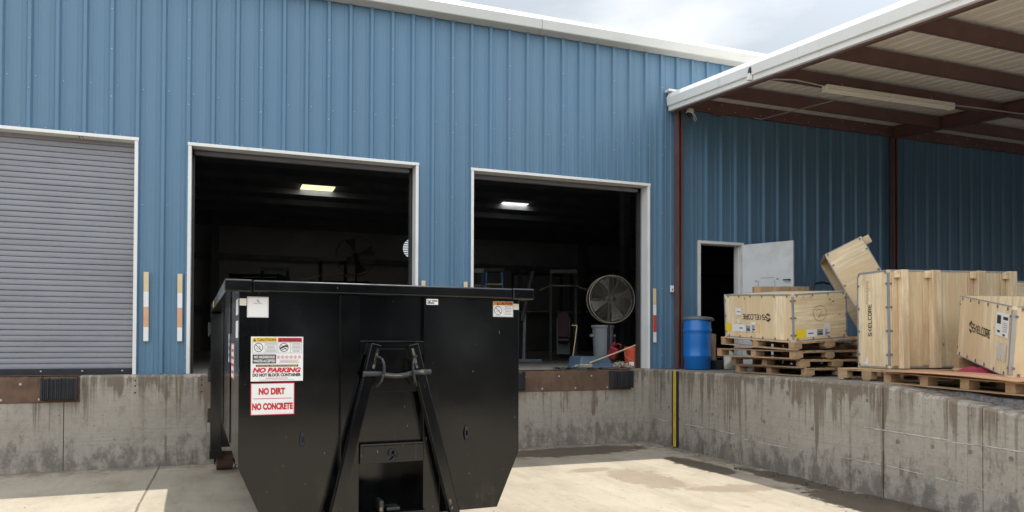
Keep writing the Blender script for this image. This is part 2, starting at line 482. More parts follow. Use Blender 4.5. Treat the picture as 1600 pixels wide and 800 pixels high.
def dumpster_paint():
    n = Nodes('black_enamel')
    pos = n.coord()
    f = n.noise(pos, 1.7, 5)
    c = n.mix(n.ramp(f, 0.3, 0.7), (0.0012,0.0014,0.0020), (0.0024,0.0025,0.0029))
    # fine scuffs and chips
    s1 = n.noise(n.coord(scale=(10,10,1.0)), 6, 5, 0.7)
    s2 = n.noise(n.coord(loc=(3,3,3)), 0.9, 3)
    sm = n.math('MULTIPLY', n.ramp(s1, 0.70, 0.77), n.ramp(s2, 0.45, 0.6))
    c = n.mix(n.math('MULTIPLY', sm, 0.5), c, (0.10,0.10,0.10))
    ch = n.noise(n.coord(scale=(1,1,0.5), loc=(9,2,4)), 42, 3, 0.5)
    c = n.mix(n.math('MULTIPLY', n.ramp(ch, 0.745, 0.765), 0.6), c, (0.22,0.22,0.22))
    run = n.noise(n.coord(scale=(22,22,0.8), loc=(4,0,7)), 1.6, 5, 0.65)
    sel = n.noise(n.coord(loc=(7,7,1)), 1.3, 3)
    c = n.mix(n.math('MULTIPLY', n.ramp(run, 0.60, 0.70), n.ramp(sel, 0.50, 0.62, 0, 0.5)), c, (0.035,0.036,0.040))
    zz = n.xyz(pos)[2]
    low = n.noise(n.coord(scale=(3,3,1.2), loc=(0,4,4)), 3.0, 7, 0.68)
    c = n.mix(n.math('MULTIPLY', n.ramp(low, 0.52, 0.66), n.ramp(zz, 0.75, 0.30, 0, 0.55)), c, (0.050,0.042,0.033))
    rs_ = n.noise(n.coord(loc=(2,0,9)), 9, 6, 0.7)
    c = n.mix(n.ramp(rs_, 0.705, 0.735, 0, 0.55), c, (0.055,0.026,0.014))
    dust = n.noise(n.coord(loc=(1,5,2)), 3.0, 6, 0.6)
    c = n.mix(n.ramp(dust, 0.52, 0.85, 0, 0.2), c, (0.018,0.017,0.016))
    n.set(n.b.inputs['Base Color'], c)
    n.set(n.b.inputs['Roughness'], n.ramp(n.noise(pos, 4, 6, 0.65), 0.25, 0.8, 0.09, 0.21))
    n.b.inputs['Specular IOR Level'].default_value = 0.5
    n.bump(n.math('ADD', n.noise(pos, 1.3, 2), n.math('MULTIPLY', n.noise(pos, 90, 3), 0.02)), 0.05, 0.05)
    return n.m
M['black'] = dumpster_paint()
M['worn'] = mat('worn_black_steel', (0.02,0.02,0.021), 0.45, 0.3, 9, dirt=(0.20,0.16,0.12), dthr=(0.62,0.68), dscale=9)
M['scuffed'] = mat('scuffed_steel', (0.18,0.15,0.12), 0.4, 0.4, 12, dirt=(0.02,0.02,0.02), dthr=(0.5,0.56), dscale=14, metal=0.5)
M['white'] = mat('white_painted_trim', (0.70,0.70,0.675), 0.42, 0.05, 2, dirt=(0.42,0.38,0.31), dthr=(0.62,0.9), dscale=5, dstretch=(1,1,0.4))
M['gutter'] = mat('weathered_white_gutter', (0.50,0.50,0.475), 0.38, 0.04, 2, dirt=(0.37,0.35,0.30), dthr=(0.58,0.95), dscale=3, dstretch=(0.5,2,4))
M['slat'] = mat('grey_roller_slat', (0.235,0.24,0.268), 0.42, 0.04, 2, dirt=(0.175,0.175,0.19), dthr=(0.52,0.85), dscale=2, dstretch=(0.4,1,3))
M['rust'] = mat('rusted_plate', (0.115,0.066,0.040), 0.75, 0.3, 5, dirt=(0.055,0.034,0.03), dscale=5, dstretch=(3,3,0.6), bump=0.2)
M['rubber'] = mat('black_rubber', (0.011,0.012,0.016), 0.62, 0.3, 8, dirt=(0.10,0.10,0.10), dthr=(0.66,0.76), dscale=7, dstretch=(4,4,0.6))
M['brown'] = mat('red_oxide_steel', (0.118,0.058,0.052), 0.55, 0.16, 3, dirt=(0.19,0.085,0.06), dthr=(0.6,0.8), dscale=6)
M['soffit'] = mat('galvanised_roof_sheet', (0.80,0.755,0.68), 0.5, 0.07, 1.5, stretch=(3,0.4,1), dirt=(0.62,0.56,0.48), dthr=(0.55,0.85), dscale=2, dstretch=(4,0.4,1))
M['yellow'] = mat('yellow_paint', (0.52,0.37,0.05), 0.55, 0.15, 6, dirt=(0.18,0.14,0.06), dthr=(0.6,0.75), dscale=7)
M['dark_steel'] = mat('dark_steel', (0.035,0.033,0.032), 0.5, 0.2, 6)
M['edge'] = mat('zinc_steel_edge', (0.30,0.31,0.33), 0.45, 0.12, 7, metal=0.2)
M['wire'] = mat('dark_spring_steel', (0.15,0.135,0.12), 0.45, 0.1, 7, metal=0.3)
PLY = (0.84,0.69,0.46); PLYD = (0.64,0.46,0.255)
for a in 'xyz':
    M['ply_'+a] = wood('plywood_grain_'+a, PLY, PLYD, a, strips=0.125 if a == 'z' else 0.21, var=0.32)
    M['pal_'+a] = wood('pallet_wood_grain_'+a, (0.50,0.335,0.19), (0.29,0.175,0.09), a, 1.3, rough=0.75, var=0.3, bumpy=0.25)
M['bat_z'] = wood('scuffed_batten', (0.80,0.64,0.42), (0.42,0.28,0.15), 'z', 1.2, rough=0.75, var=0.3, bumpy=0.3)
M['batshade_z'] = wood('shade_toned_batten_board', (0.70,0.54,0.345), (0.48,0.33,0.18), 'z', 1.2, rough=0.75, var=0.25, bumpy=0.25)
M['plyred'] = wood('reddish_plywood', (0.50,0.275,0.155), (0.36,0.19,0.10), 'y', 1.0, knots=False)
M['ink'] = mat('black_ink', (0.022,0.02,0.02), 0.6, 0.1)
M['pencil'] = mat('pencil_line', (0.33,0.22,0.11), 0.7, 0.1)
M['paper'] = mat('white_paper_label', (0.74,0.73,0.72), 0.5, 0.03)
M['greyprint'] = mat('grey_print', (0.30,0.30,0.31), 0.5, 0.05)
M['red'] = mat('red_print', (0.52,0.015,0.03), 0.4, 0.05)
M['yel'] = mat('yellow_print', (0.78,0.50,0.03), 0.4, 0.05)
M['ylabel'] = mat('yellow_label', (0.80,0.60,0.02), 0.45, 0.05)
M['orange'] = mat('orange_print', (0.68,0.25,0.03), 0.4, 0.05)
M['steelgrey'] = mat('grey_painted_door', (0.66,0.68,0.68), 0.42, 0.05, 2, dirt=(0.50,0.51,0.50), dthr=(0.52,0.80), dscale=2.5)
M['residue'] = mat('tape_residue', (0.33,0.34,0.33), 0.7, 0.3, 20)
M['bluepl'] = mat('blue_plastic', (0.006,0.135,0.45), 0.36, 0.10, 2, dirt=(0.016,0.145,0.40), dthr=(0.5,0.85), dscale=4)
M['greypl'] = mat('grey_plastic', (0.11,0.12,0.13), 0.5, 0.08, 3)
M['canpl'] = mat('light_grey_plastic', (0.22,0.24,0.26), 0.5, 0.08, 3)
M['toteblue'] = mat('slate_blue_plastic', (0.07,0.11,0.16), 0.5, 0.1, 3)
M['tarp'] = mat('dark_green_tarp', (0.03,0.07,0.065), 0.6, 0.2, 6)
M['bucket'] = mat('orange_red_plastic', (0.60,0.085,0.03), 0.4, 0.06, 3)
M['redpl'] = mat('red_plastic', (0.22,0.016,0.025), 0.42, 0.08, 3)
M['pinkred'] = mat('crimson_cloth', (0.30,0.02,0.05), 0.8, 0.25, 12)
M['handle'] = mat('pale_wood_handle', (0.55,0.40,0.24), 0.55, 0.1, 6)
M['fanblade'] = mat('dusty_fan_metal', (0.10,0.095,0.085), 0.5, 0.15, 6, metal=0.2)
M['guard'] = mat('galvanised_wire', (0.24,0.215,0.17), 0.45, 0.1, 6, metal=0.35)
M['ladderblue'] = mat('blue_fibreglass', (0.09,0.30,0.72), 0.5, 0.08, 4)
M['gym'] = mat('black_gym_steel', (0.014,0.014,0.017), 0.5, 0.2, 4)
M['plate'] = mat('grey_weight_plate', (0.16,0.165,0.17), 0.5, 0.15, 6)
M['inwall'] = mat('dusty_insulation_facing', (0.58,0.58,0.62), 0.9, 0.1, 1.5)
M['indark'] = mat('shade_toned_insulation', (0.26,0.275,0.33), 0.9, 0.15, 1.5)  # white roof facing toned dark, indoor shade put into the colour
M['infloor'] = mat('indoor_concrete_floor', (0.30,0.285,0.26), 0.7, 0.15, 1.5, dirt=(0.09,0.085,0.08), dscale=1.5)
M['rubble'] = mat('broken_rubble', (0.32,0.27,0.20), 0.9, 0.35, 9)
M['gravel'] = mat('grey_gravel', (0.21,0.20,0.19), 0.9, 0.35, 18, bump=0.8, bs=30, dirt=(0.12,0.115,0.11), dthr=(0.45,0.6), dscale=25)
M['debris'] = mat('dark_debris', (0.06,0.05,0.042), 0.9, 0.4, 9)
M['fixture'] = mat('cream_fixture_enamel', (0.80,0.75,0.65), 0.45, 0.04, 3)
M['lens'] = mat('cream_plastic_lens', (0.82,0.77,0.67), 0.4, 0.04, 3)
M['conduit'] = mat('galvanised_conduit', (0.42,0.40,0.37), 0.4, 0.08, 5, metal=0.4)
M['lamp'] = lamp_mat('lit_fluorescent', (1.0,0.93,0.55), 0.60)
M['lamp2'] = lamp_mat('lit_fluorescent_warm', (1.0,0.97,0.80), 0.65)
M['tapewood'] = mat('bare_cream_tape', (0.62,0.50,0.30), 0.5, 0.06, 6)
M['tapewhite'] = mat('white_reflective_tape', (0.72,0.72,0.70), 0.35, 0.05, 6, dirt=(0.5,0.46,0.4), dthr=(0.6,0.8), dscale=9)
M['tapefade'] = mat('faded_orange_tape', (0.60,0.34,0.20), 0.4, 0.1, 8)
M['tapered'] = mat('red_reflective_tape', (0.52,0.055,0.04), 0.35, 0.15, 8, dirt=(0.6,0.5,0.4), dthr=(0.70,0.74), dscale=10)
M['screw'] = mat('bright_screw_head', (0.40,0.46,0.52), 0.3, 0.05, metal=0.3)
M['skin'] = mat('grey_canvas', (0.4,0.4,0.4), 0.8)
M['film'] = mat('pale_plastic_film', (0.58,0.54,0.47), 0.3, 0.1, 5)

# ================================================================== SETTING
# yard slab: one sheet to the horizon
g = MB(); g.add([(-400,-400,0),(400,-400,0),(400,400,0),(-400,400,0)], [(0,1,2,3)])
kind(g.build('yard_ground', M['yard']), 'structure')

r_ = MB(); r_.add([(-120,-120,0.004),(120,-120,0.004),(120,-17,0.004),(-120,-17,0.004)], [(0,1,2,3)])  # unseen dark sheet added to deepen reflections in the container front
M['asphalt'] = mat('added_dark_asphalt', (0.050,0.049,0.047), 0.95, 0.2, 1.2, spec=0.05, bump=0.3, bs=60)
kind(r_.build('added_asphalt', M['asphalt']), 'structure')
WALL_Y = 0.121      # flat of the metal siding
H = 1.22            # dock height
rng = random.Random(3)

# ---------------------------------------------------------------- loading dock
dock = thing('loading_dock', 'stained grey concrete loading dock with drip marks below the blue building', 'loading dock')
def top_z(y):
    return H if y > -4.822 else max(0.06, H+0.004-0.1256*(-4.822-y)+0.0)
def wall_run(axis, a, b, thick, name):
    """a dock wall slab between a and b along axis, with a slightly chipped top edge"""
    n = max(2, int(abs(b-a)/0.045)); vs_ = []; fs = []
    for i in range(n+1):
        s = a+(b-a)*i/n
        zt = H if axis == 'x' else top_z(s)
        j = rng.random(); ch = 0.0 if j < 0.62 else (0.006 if j < 0.9 else 0.016)
        ch += 0.003*rng.random()
        rows = [(0, -0.2), (0, zt-0.022-ch*1.3), (0.007+ch*0.4, zt-0.008-ch*0.8), (0.024+ch, zt-0.001*rng.random()), (thick, zt), (thick, -0.2)]
        for d, z in rows:
            vs_.append((s, d, z) if axis == 'x' else (d, s, z))
    for i in range(n):
        for k in range(5):
            q = (i*6+k, (i+1)*6+k, (i+1)*6+k+1, i*6+k+1)
            fs.append(q if (axis == 'x') == (b > a) else q[::-1])
    fs.append(tuple(range(6)) if (axis == 'x') != (b > a) else tuple(range(5,-1,-1)))
    fs.append(tuple(n*6+k for k in range(6)))
    m = MB(); m.add(vs_, fs)
    o = m.build(name, M['wallc'], dock)
    bm = bmesh.new(); bm.from_mesh(o.data); bmesh.ops.recalc_face_normals(bm, faces=bm.faces); bm.to_mesh(o.data); bm.free()
    return o
for a, b in ((-22.0, -15.2), (-15.192, -8.611), (-8.601, -4.3), (-4.294, 0.3)):
    wall_run('x', a, b, 0.3, 'front_wall')
for a, b in ((-0.002, -2.428), (-2.434, -4.817), (-4.831, -5.962), (-5.97, -14.0)):
    wall_run('y', a, b, 0.3, 'side_wall')
s = MB(); s.box(-22, 34, 0.3, 24, -0.2, H-0.004); s.build('indoor_floor', M['infloor'], dock)
s = MB(); s.box(0.3, 34, -4.82, 0.3, -0.2, H-0.006); M['dockfloor'] = mat('dusty_dock_floor', (0.20,0.185,0.165), 0.85, 0.2, 1.5, dirt=(0.10,0.09,0.08), dscale=2); s.build('dock_floor', M['dockfloor'], dock)
# filler behind the joints
for bxx in ((0.012,0.1,-4.834,-4.812,-0.1,H-0.03),(0.006,0.1,-2.44,-2.42,-0.1,H-0.01),(-8.62,-8.59,0.008,0.1,-0.1,H-0.02),(-15.2,-15.18,0.008,0.1,-0.1,H-0.02),(-4.3,-4.29,0.008,0.1,-0.1,H-0.02),(0.008,0.1,-5.975,-5.955,-0.1,1.0)):
    s = MB(); s.box(*bxx); s.build('joint_filler', M['dark_steel'], dock)
M['tie'] = mat('painted_tie_hole', (0.17,0.155,0.135), 0.9, 0.3, 14)
# form-tie holes, their shade painted as flat dark discs
ties = [(-0.62,0.63),(-1.371,0.633),(-1.78,0.62),(-2.189,0.615),(-2.203,0.211),(-2.9,0.63),(-3.35,1.03),(-3.78,0.63),(-4.202,1.033),(-4.611,1.034),(-4.5,0.22),(-5.015,0.631),(-5.431,0.632),(-5.84,0.638),(-6.239,0.63),(-5.4,0.22),(-6.65,0.63)]
for y, z in ties:
    t = MB(); n_ = 14
    rr = 0.021+0.008*rng.random()
    pts = [(-0.0015, y+math.cos(2*math.pi*k/n_)*rr*(0.85+0.3*rng.random()), z+math.sin(2*math.pi*k/n_)*rr*(0.85+0.3*rng.random())) for k in range(n_)]
    t.prism(pts, (0.003,0,0)); t.build('tie_hole_disc', M['tie'], dock)
M['lime'] = mat('pale_lime_crust', (0.46,0.44,0.40), 0.9, 0.3, 9, dirt=(0.25,0.235,0.21), dthr=(0.45,0.6), dscale=6)
# raised form seams that read as pale ridges
def seam(pts, name='form_seam'):
    m = MB()
    m.tube(pts, 0.006, 6); m.build(name, M['lime'], dock)
seam([(0.001,-4.56,0.735),(0.0,-5.0,0.727),(0.001,-5.62,0.718)]); seam([(0.003,-5.55,0.700),(0.001,-6.0,0.712),(0.003,-6.6,0.704)])
seam([(0.003,-2.5,0.345),(0.0035,-3.0,0.338),(0.0045,-3.6,0.345)]); seam([(0.0045,-4.2,0.35),(0.003,-4.78,0.352)]); seam([(0.003,-4.87,0.355),(0.0035,-5.4,0.33),(0.005,-6.0,0.30)])
seam([(0,-0.2,0.40),(0.0,-0.62,0.395)]); seam([(0,-1.1,0.40),(0,-2.3,0.39)])
# anchor holes
for x in (-7.79, -6.98):
    for z in (1.145, 1.075, 0.985):
        t = MB(); t.tube([(x,-0.002,z),(x,0.004,z)], 0.012, 10); t.build('anchor_hole', M['ink'], dock)

def dock_bumper(x0, x1):
    b = MB(); n = 17
    for k in range(n):
        a = x0+0.012+(x1-x0-0.024)*k/n; w = (x1-x0-0.024)/n*0.86
        d = 0.10+0.018*rng.random()
        b.box(a, a+w, -0.022-d, -0.022, 0.925+0.012*rng.random(), 1.19-0.012*rng.random())
    o = b.build('dock_bumper', M['rubber'], dock, bevel=0.003, seg=1)
    e = MB(); e.box(x0, x0+0.01, -0.13, -0.012, 0.915, 1.2); e.box(x1-0.01, x1, -0.13, -0.012, 0.915, 1.2)
    e.tube([(x0-0.012,-0.075,1.14),(x1+0.012,-0.075,1.14)], 0.009, 8); e.tube([(x0-0.012,-0.075,0.97),(x1+0.012,-0.075,0.97)], 0.009, 8)
    e.build('end_plate', M['dark_steel'], o)
def dock_plate(x0, x1):
    b = MB(); b.box(x0, x1, -0.012, -0.0005, 0.882, 1.207)
    o = b.build('dock_plate', M['rust'], dock, bevel=0.004, seg=1)
    t = MB(); t.box(x0, x1, -0.010, 0.09, 1.221, 1.226); t.build('top_angle', M['rust'], o)
    for k in range(6):
        x = x0+0.45+(x1-x0-0.9)*k/5
        m = MB(); m.lathe([(0.0,-0.007),(0.010,-0.006),(0.016,0.0),(0.016,0.003)], 10, Matrix.Translation((x,-0.013,0.925 if k % 2 else 1.12)) @ Matrix.Rotation(R(90),4,'X'))
        m.build('plate_bolt', M['conduit'], o)
dock_plate(-10.36, -8.425); dock_bumper(-8.848, -8.447); dock_bumper(-10.34, -9.94)
dock_plate(-2.70, -0.345); dock_bumper(-0.762, -0.362); dock_bumper(-2.69, -2.29)
# yellow corner guide with its black rubber
s = MB(); s.box(-0.020, -0.0005, -0.905, -0.730, 0.03, H-0.004); gp = s.build('guide_channel', M['rubber'], dock, bevel=0.004)
s = MB(); s.box(-0.034, -0.021, -0.857, -0.785, 0.02, H+0.004); s.build('yellow_strip', M['yellow'], gp, bevel=0.004)

# gravel ramp behind the side wall
gr = MB(); nx, ny = 60, 60
for i in range(nx+1):
    for j in range(ny+1):
        x = 0.298+33.7*(i/nx)**2.2 if i != 1 else 0.33; y = -4.822-9.2*(j/ny)**1.4
        z = 1.215-0.046*(-4.822-y)-max(0, -6.0-y)*0.05
        z += 0.012*math.sin(x*9+y*4)*math.sin(y*7-x*3)*(1 if j else 0)
        if i == 0: z = min(z, top_z(y)-0.02)
        gr.v.append(Vector((x, y, z)))
for i in range(nx):
    for j in range(ny):
        a = i*(ny+1)+j; gr.f.append((a, a+1, a+ny+2, a+ny+1))
kind(gr.build('gravel_ramp', M['gravel'], smooth=80), 'structure')

# ---------------------------------------------------------------- warehouse
ware = thing('warehouse', 'long blue ribbed metal warehouse with three white framed dock doors', 'warehouse')
XEND = 34.0
PITCH_X = 0.3122; RIB0 = -2.497
DOORS = [(-10.995, -7.789), (-7.179, -3.970), (-3.135, 0.068)]
ZH = 4.381
PD = (1.055, 2.018, 3.463)
holes = [(a+0.03, b-0.03, H-0.1, ZH-0.03) for a, b in DOORS] + [(PD[0]+0.02, PD[1]-0.02, H-0.1, PD[2]-0.02)]
prof = []
k0 = int((-22-RIB0)/PITCH_X); k1 = int((XEND-RIB0)/PITCH_X)
for k in range(k0, k1+1):
    c = RIB0+k*PITCH_X
    prof += [(c-0.040, 0), (c-0.019, 0.042), (c+0.019, 0.042), (c+0.040, 0)]
    for q in (0.104, 0.208):
        prof += [(c+q-0.020, 0), (c+q-0.009, 0.0045), (c+q+0.009, 0.0045), (c+q+0.020, 0)]
def py(x):
    for (a, ya), (b, yb) in zip(prof, prof[1:]):
        if a <= x <= b: return ya+(yb-ya)*(x-a)/max(1e-6, b-a)
    return 0
xs = [p for p in prof] + [(x, py(x)) for h in holes for x in h[:2]]
xs = sorted(xs)
wp = MB()
for (a, ya), (b, yb) in zip(xs, xs[1:]):
    if b-a < 1e-5: continue
    m_ = (a+b)/2; z0 = H+0.012
    for h in holes:
        if h[0] < m_ < h[1]: z0 = h[3]
    n = len(wp.v)
    wp.v += [Vector((a, WALL_Y-ya, z0)), Vector((b, WALL_Y-yb, z0)), Vector((b, WALL_Y-yb, 6.86)), Vector((a, WALL_Y-ya, 6.86))]
    wp.f.append((n, n+1, n+2, n+3))
wp.build('wall_panel', M['blue'], ware)
# inner liner so that no light leaks and the wall has a thickness
li = MB()
def liner(x0, x1, z0, z1): li.box(x0, x1, 0.28, 0.34, z0, min(z1, 6.86))
edges = [-22.0]+[v for h in holes for v in h[:2]]+[XEND]
for i in range(0, len(edges), 2): liner(edges[i], edges[i+1], H-0.05, 6.95)
for h in holes: liner(h[0], h[1], h[3]+0.06, 6.95)
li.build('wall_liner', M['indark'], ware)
for x in (-22.0, XEND-0.06):
    s = MB(); s.prism([(x,0.34,H),(x,22.5,H),(x,22.5,6.8),(x,11.5,7.75),(x,0.34,6.83)], (0.06,0,0)); s.build('end_wall', M['inwall'], ware)
# screw heads (hundreds)
sc = MB()
for k in range(k0, k1):
    c = RIB0+k*PITCH_X
    for z in (5.055, 3.505):
        x = c+0.065
        if any(h[0]-0.03 < x < h[1]+0.03 and z < h[3]+0.08 for h in holes): continue
        if x > 0.5: continue
        sc.lathe([(0.0,-0.008),(0.0065,-0.006),(0.0088,0.0)], 7, Matrix.Translation((x, WALL_Y-0.001, z+0.012*math.sin(k*2.3))) @ Matrix.Rotation(R(-90),4,'X'))
    if k % 3 == 0:
        for z in (6.06, 5.53, 4.90, 3.9, 2.6, 1.45):
            if c > 0.5 and z < 6: continue
            if any(h[0]-0.03 < c < h[1]+0.03 and z < h[3]+0.05 for h in holes): continue
            sc.lathe([(0.0,-0.008),(0.0065,-0.006),(0.0088,0.0)], 7, Matrix.Translation((c, WALL_Y-0.042, z)) @ Matrix.Rotation(R(-90),4,'X'))
for a, b in DOORS:
    for k in range(11):
        x = a+0.12+k*(b-a-0.2)/10.5
        sc.lathe([(0.0,-0.008),(0.0065,-0.006),(0.0088,0.0)], 7, Matrix.Translation((x, WALL_Y-0.003, ZH+0.03)) @ Matrix.Rotation(R(-90),4,'X'))
kind(sc.build('wall_screws', M['screw'], ware), 'stuff')
# base angle
s = MB()
for i in range(0, len(edges), 2): s.box(edges[i], edges[i+1], 0.085, 0.27, H+0.001, H+0.012)
s.build('base_angle', M['blue'], ware)
# roof, back wall with the louvred fan opening
s = MB()
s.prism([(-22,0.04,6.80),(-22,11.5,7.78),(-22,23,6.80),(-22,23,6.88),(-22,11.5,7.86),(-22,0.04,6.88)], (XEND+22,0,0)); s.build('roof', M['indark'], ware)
for k in range(15):
    y = 0.9+k*1.5; z = 6.79+0.0835*min(y, 23-y)-0.005
    s = MB(); s.box(-21.9, XEND-0.1, y-0.035, y+0.035, z-0.21, z); s.build('roof_purlin', M['indark'], ware)
BW = 22.0; LC = (1.10, 5.83); LR = 0.46
bw = MB(); N_ = 32
ring = [(LC[0]+LR*math.cos(2*math.pi*k/N_), LC[1]+LR*math.sin(2*math.pi*k/N_)) for k in range(N_)]
X0, X1, Z0, Z1 = LC[0]-0.7, LC[0]+0.7, LC[1]-0.7, LC[1]+0.55
def sqp(x, z):
    dx, dz = x-LC[0], z-LC[1]
    k = min((X1-LC[0] if dx > 0 else LC[0]-X0)/max(abs(dx),1e-9), (Z1-LC[1] if dz > 0 else LC[1]-Z0)/max(abs(dz),1e-9))
    return (LC[0]+dx*k, LC[1]+dz*k)
sq = [sqp(*p) for p in ring]
for k in range(N_):
    j = (k+1) % N_
    bw.add([(ring[k][0],BW,ring[k][1]),(ring[j][0],BW,ring[j][1]),(sq[j][0],BW,sq[j][1]),(sq[k][0],BW,sq[k][1])], [(0,1,2,3)])
for (x, z) in ((X0,Z0),(X1,Z0),(X0,Z1),(X1,Z1)):
    # small corner pieces between the last ray and the true corner
    near = sorted(sq, key=lambda p: (p[0]-x)**2+(p[1]-z)**2)[:2]
    bw.add([(x,BW,z),(near[0][0],BW,near[0][1]),(near[1][0],BW,near[1][1])], [(0,1,2)])
bw.add([(-22,BW,H-0.1),(X0,BW,H-0.1),(X0,BW,6.42),(-22,BW,6.42)], [(0,1,2,3)])
bw.add([(X1,BW,H-0.1),(XEND,BW,H-0.1),(XEND,BW,6.42),(X1,BW,6.42)], [(0,1,2,3)])
bw.add([(X0,BW,H-0.1),(X1,BW,H-0.1),(X1,BW,Z0),(X0,BW,Z0)], [(0,1,2,3)])
bw.add([(X0,BW,Z1),(X1,BW,Z1),(X1,BW,6.42),(X0,BW,6.42)], [(0,1,2,3)])
bw.build('back_wall', M['inwall'], ware)
s = MB(); s.box(-22, XEND, BW-0.02, BW+0.02, 6.42, 7.0); s.build('back_eave_strip', M['indark'], ware)
s = MB()
for x in (-14, -7.2, 2.6, 9.5): s.box(x-0.15, x+0.15, BW-0.45, BW-0.05, H, 6.9)
s.box(-22, XEND, BW-0.2, BW-0.004, 5.05, 5.25); s.box(-22, XEND, BW-0.2, BW-0.004, 2.9, 3.1)
s.build('back_wall_frame', M['indark'], ware)
s = MB()
for k in range(9):
    z = LC[1]-LR+0.06+k*0.1
    s.add([(LC[0]-LR,BW+0.02,z),(LC[0]+LR,BW+0.02,z),(LC[0]+LR,BW+0.06,z+0.045),(LC[0]-LR,BW+0.06,z+0.045)], [(0,1,2,3)])
s.tube([(LC[0],BW-0.1,LC[1]),(LC[0],BW+0.01,LC[1])], 0.12, 16)
s.build('louvre', M['dark_steel'], ware)
for x in (-13, 6.0):
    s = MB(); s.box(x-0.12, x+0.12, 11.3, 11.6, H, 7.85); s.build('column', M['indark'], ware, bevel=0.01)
# eave gutter
pr = [(0.10,6.64),(-0.055,6.665),(-0.07,6.675),(-0.085,6.82),(-0.075,6.83),(-0.03,6.905),(0.10,6.93)]
for a, b in ((-22.0,-9.006),(-9.0,-2.006),(-2.0,5.0),(5.006,XEND)):
    s = MB(); s.prism([(a,y,z) for y, z in pr], (b-a,0,0)); s.build('eave_gutter', M['gutter'], ware, bevel=0.004)

def door_frame(x0, x1, zt, dep=0.22, t=0.044):
    m = MB(); y0 = 0.066
    m.box(x0, x0+t, y0, y0+0.012, H+0.002, zt-t); m.box(x1-t, x1, y0, y0+0.012, H+0.002, zt-t)
    m.box(x0-0.006, x1+0.006, y0-0.006, y0+0.012, zt-t, zt)
    m.box(x0+t-0.010, x0+t, y0+0.013, y0+dep, H+0.002, zt-t-0.002); m.box(x1-t, x1-t+0.010, y0+0.013, y0+dep, H+0.002, zt-t-0.002)
    m.box(x0+t, x1-t, y0+0.013, y0+dep, zt-t+0.003, zt-t+0.012)
    return m.build('door_frame', M['white'], ware, bevel=0.003)
for a, b in DOORS: door_frame(a, b, ZH)
# closed roller door
a, b = DOORS[0]; z = H+0.082; pts = []
while z < ZH-0.04:
    pts += [(0.2445, z), (0.2415, z+0.008), (0.2405, z+0.032), (0.2425, z+0.061), (0.262, z+0.064), (0.262, z+0.0695)]
    dj = 0.0016*math.sin(z*37.0)+0.0012*math.sin(z*91.0); pts[-6:] = [(y_+dj, z_) for y_, z_ in pts[-6:]]
    z += 0.0728
m = MB(); n = len(pts)
for y, z in pts: m.v += [Vector((a+0.05, y, z)), Vector((b-0.05, y, z))]
for i in range(n-1): m.f.append((2*i, 2*i+1, 2*i+3, 2*i+2))
rd = m.build('roller_door', M['slat'], ware, smooth=28)
s = MB(); s.box(a+0.05, b-0.05, 0.215, 0.262, H+0.014, H+0.080); s.box(a+0.05,b-0.05,0.20,0.26,H+0.004,H+0.016)
bb = s.build('bottom_bar', M['rubber'], rd)
for k in range(6):
    x = b-0.18-k*0.47
    s = MB(); s.tube([(x,0.212,H+0.052),(x,0.216,H+0.052)], 0.011, 10); s.build('bar_bolt', M['screw'], bb)
# the two rolled-up curtains: only the bottom bar shows under the head
for a, b in DOORS[1:]:
    s = MB(); s.box(a+0.07, b-0.07, 0.36, 0.43, ZH-0.095, ZH-0.045); r_ = s.build('rolled_door', M['slat'], ware, bevel=0.004)
    s = MB(); s.tube([(a+0.06,0.62,ZH+0.18),(b-0.06,0.62,ZH+0.18)], 0.19, 20); s.build('door_barrel', M['slat'], r_, smooth=40)
    s = MB(); s.box(a+0.012,a+0.075,0.345,0.42,H,ZH-0.12); s.box(b-0.075,b-0.012,0.345,0.42,H,ZH-0.12); s.build('door_track', M['dark_steel'], r_)
# tape and little box on the closed door head: a spring pin
s = MB(); s.beam((-8.50,0.075,ZH-0.03),(-8.47,0.075,ZH-0.08),0.008,0.012); s.beam((-8.46,0.075,ZH-0.03),(-8.43,0.075,ZH-0.08),0.008,0.012); s.build('latch_clip', M['dark_steel'], ware)

# personnel door under the canopy
m = MB(); x0, x1, zt = PD
m.box(x0, x0+0.045, 0.078, 0.30, H, zt-0.05); m.box(x1-0.05, x1, 0.078, 0.30, H, zt-0.05); m.box(x0-0.004, x1+0.004, 0.074, 0.30, zt-0.05, zt)
m.box(x1-0.075, x1-0.05, 0.15, 0.24, H, zt-0.05)
m.build('door_frame', M['white'], ware, bevel=0.004)
hx, hy = x1-0.045, 0.055
ang = math.atan2(-0.80-hy, 2.384-hx)
Md = Matrix.Translation((hx, hy, 0)) @ Matrix.Rotation(ang, 4, 'Z')
s = MB(Md); s.box(0, 0.93, -0.022, 0.022, H+0.012, 3.42)
pdoor = s.build('personnel_door', M['steelgrey'], ware, bevel=0.003)
pl = Plane(Md @ Vector((0, -0.0228, 0)), (Md.to_3x3() @ Vector((1,0,0))), (0,0,1))
s = MB()
for (u, v, w, h) in ((0.30,2.50,0.012,0.26),(0.60,2.52,0.010,0.24),(0.34,2.80,0.24,0.012),(0.32,2.475,0.26,0.012),(0.255,2.44,0.045,0.055),(0.245,2.74,0.04,0.03),(0.63,2.76,0.045,0.03),(0.60,2.49,0.03,0.02)):
    pl.rect(s, u, v, w, h, 0.001)
s.build('tape_residue', M['residue'], pdoor)
s = MB()
p = pl.P(0.87, 2.77-0.02, 0); s.tube([p, p+pl.n*0.05], 0.016, 12); s.beam(p+pl.n*0.05-pl.u*0.10, p+pl.n*0.05+pl.u*0.015, 0.012, 0.022)
s.build('door_handle', M['dark_steel'], pdoor)
s = MB()
for z in (1.5, 2.35, 3.2): s.tube([(hx-0.008,hy,z-0.05),(hx-0.008,hy,z+0.05)], 0.012, 10)
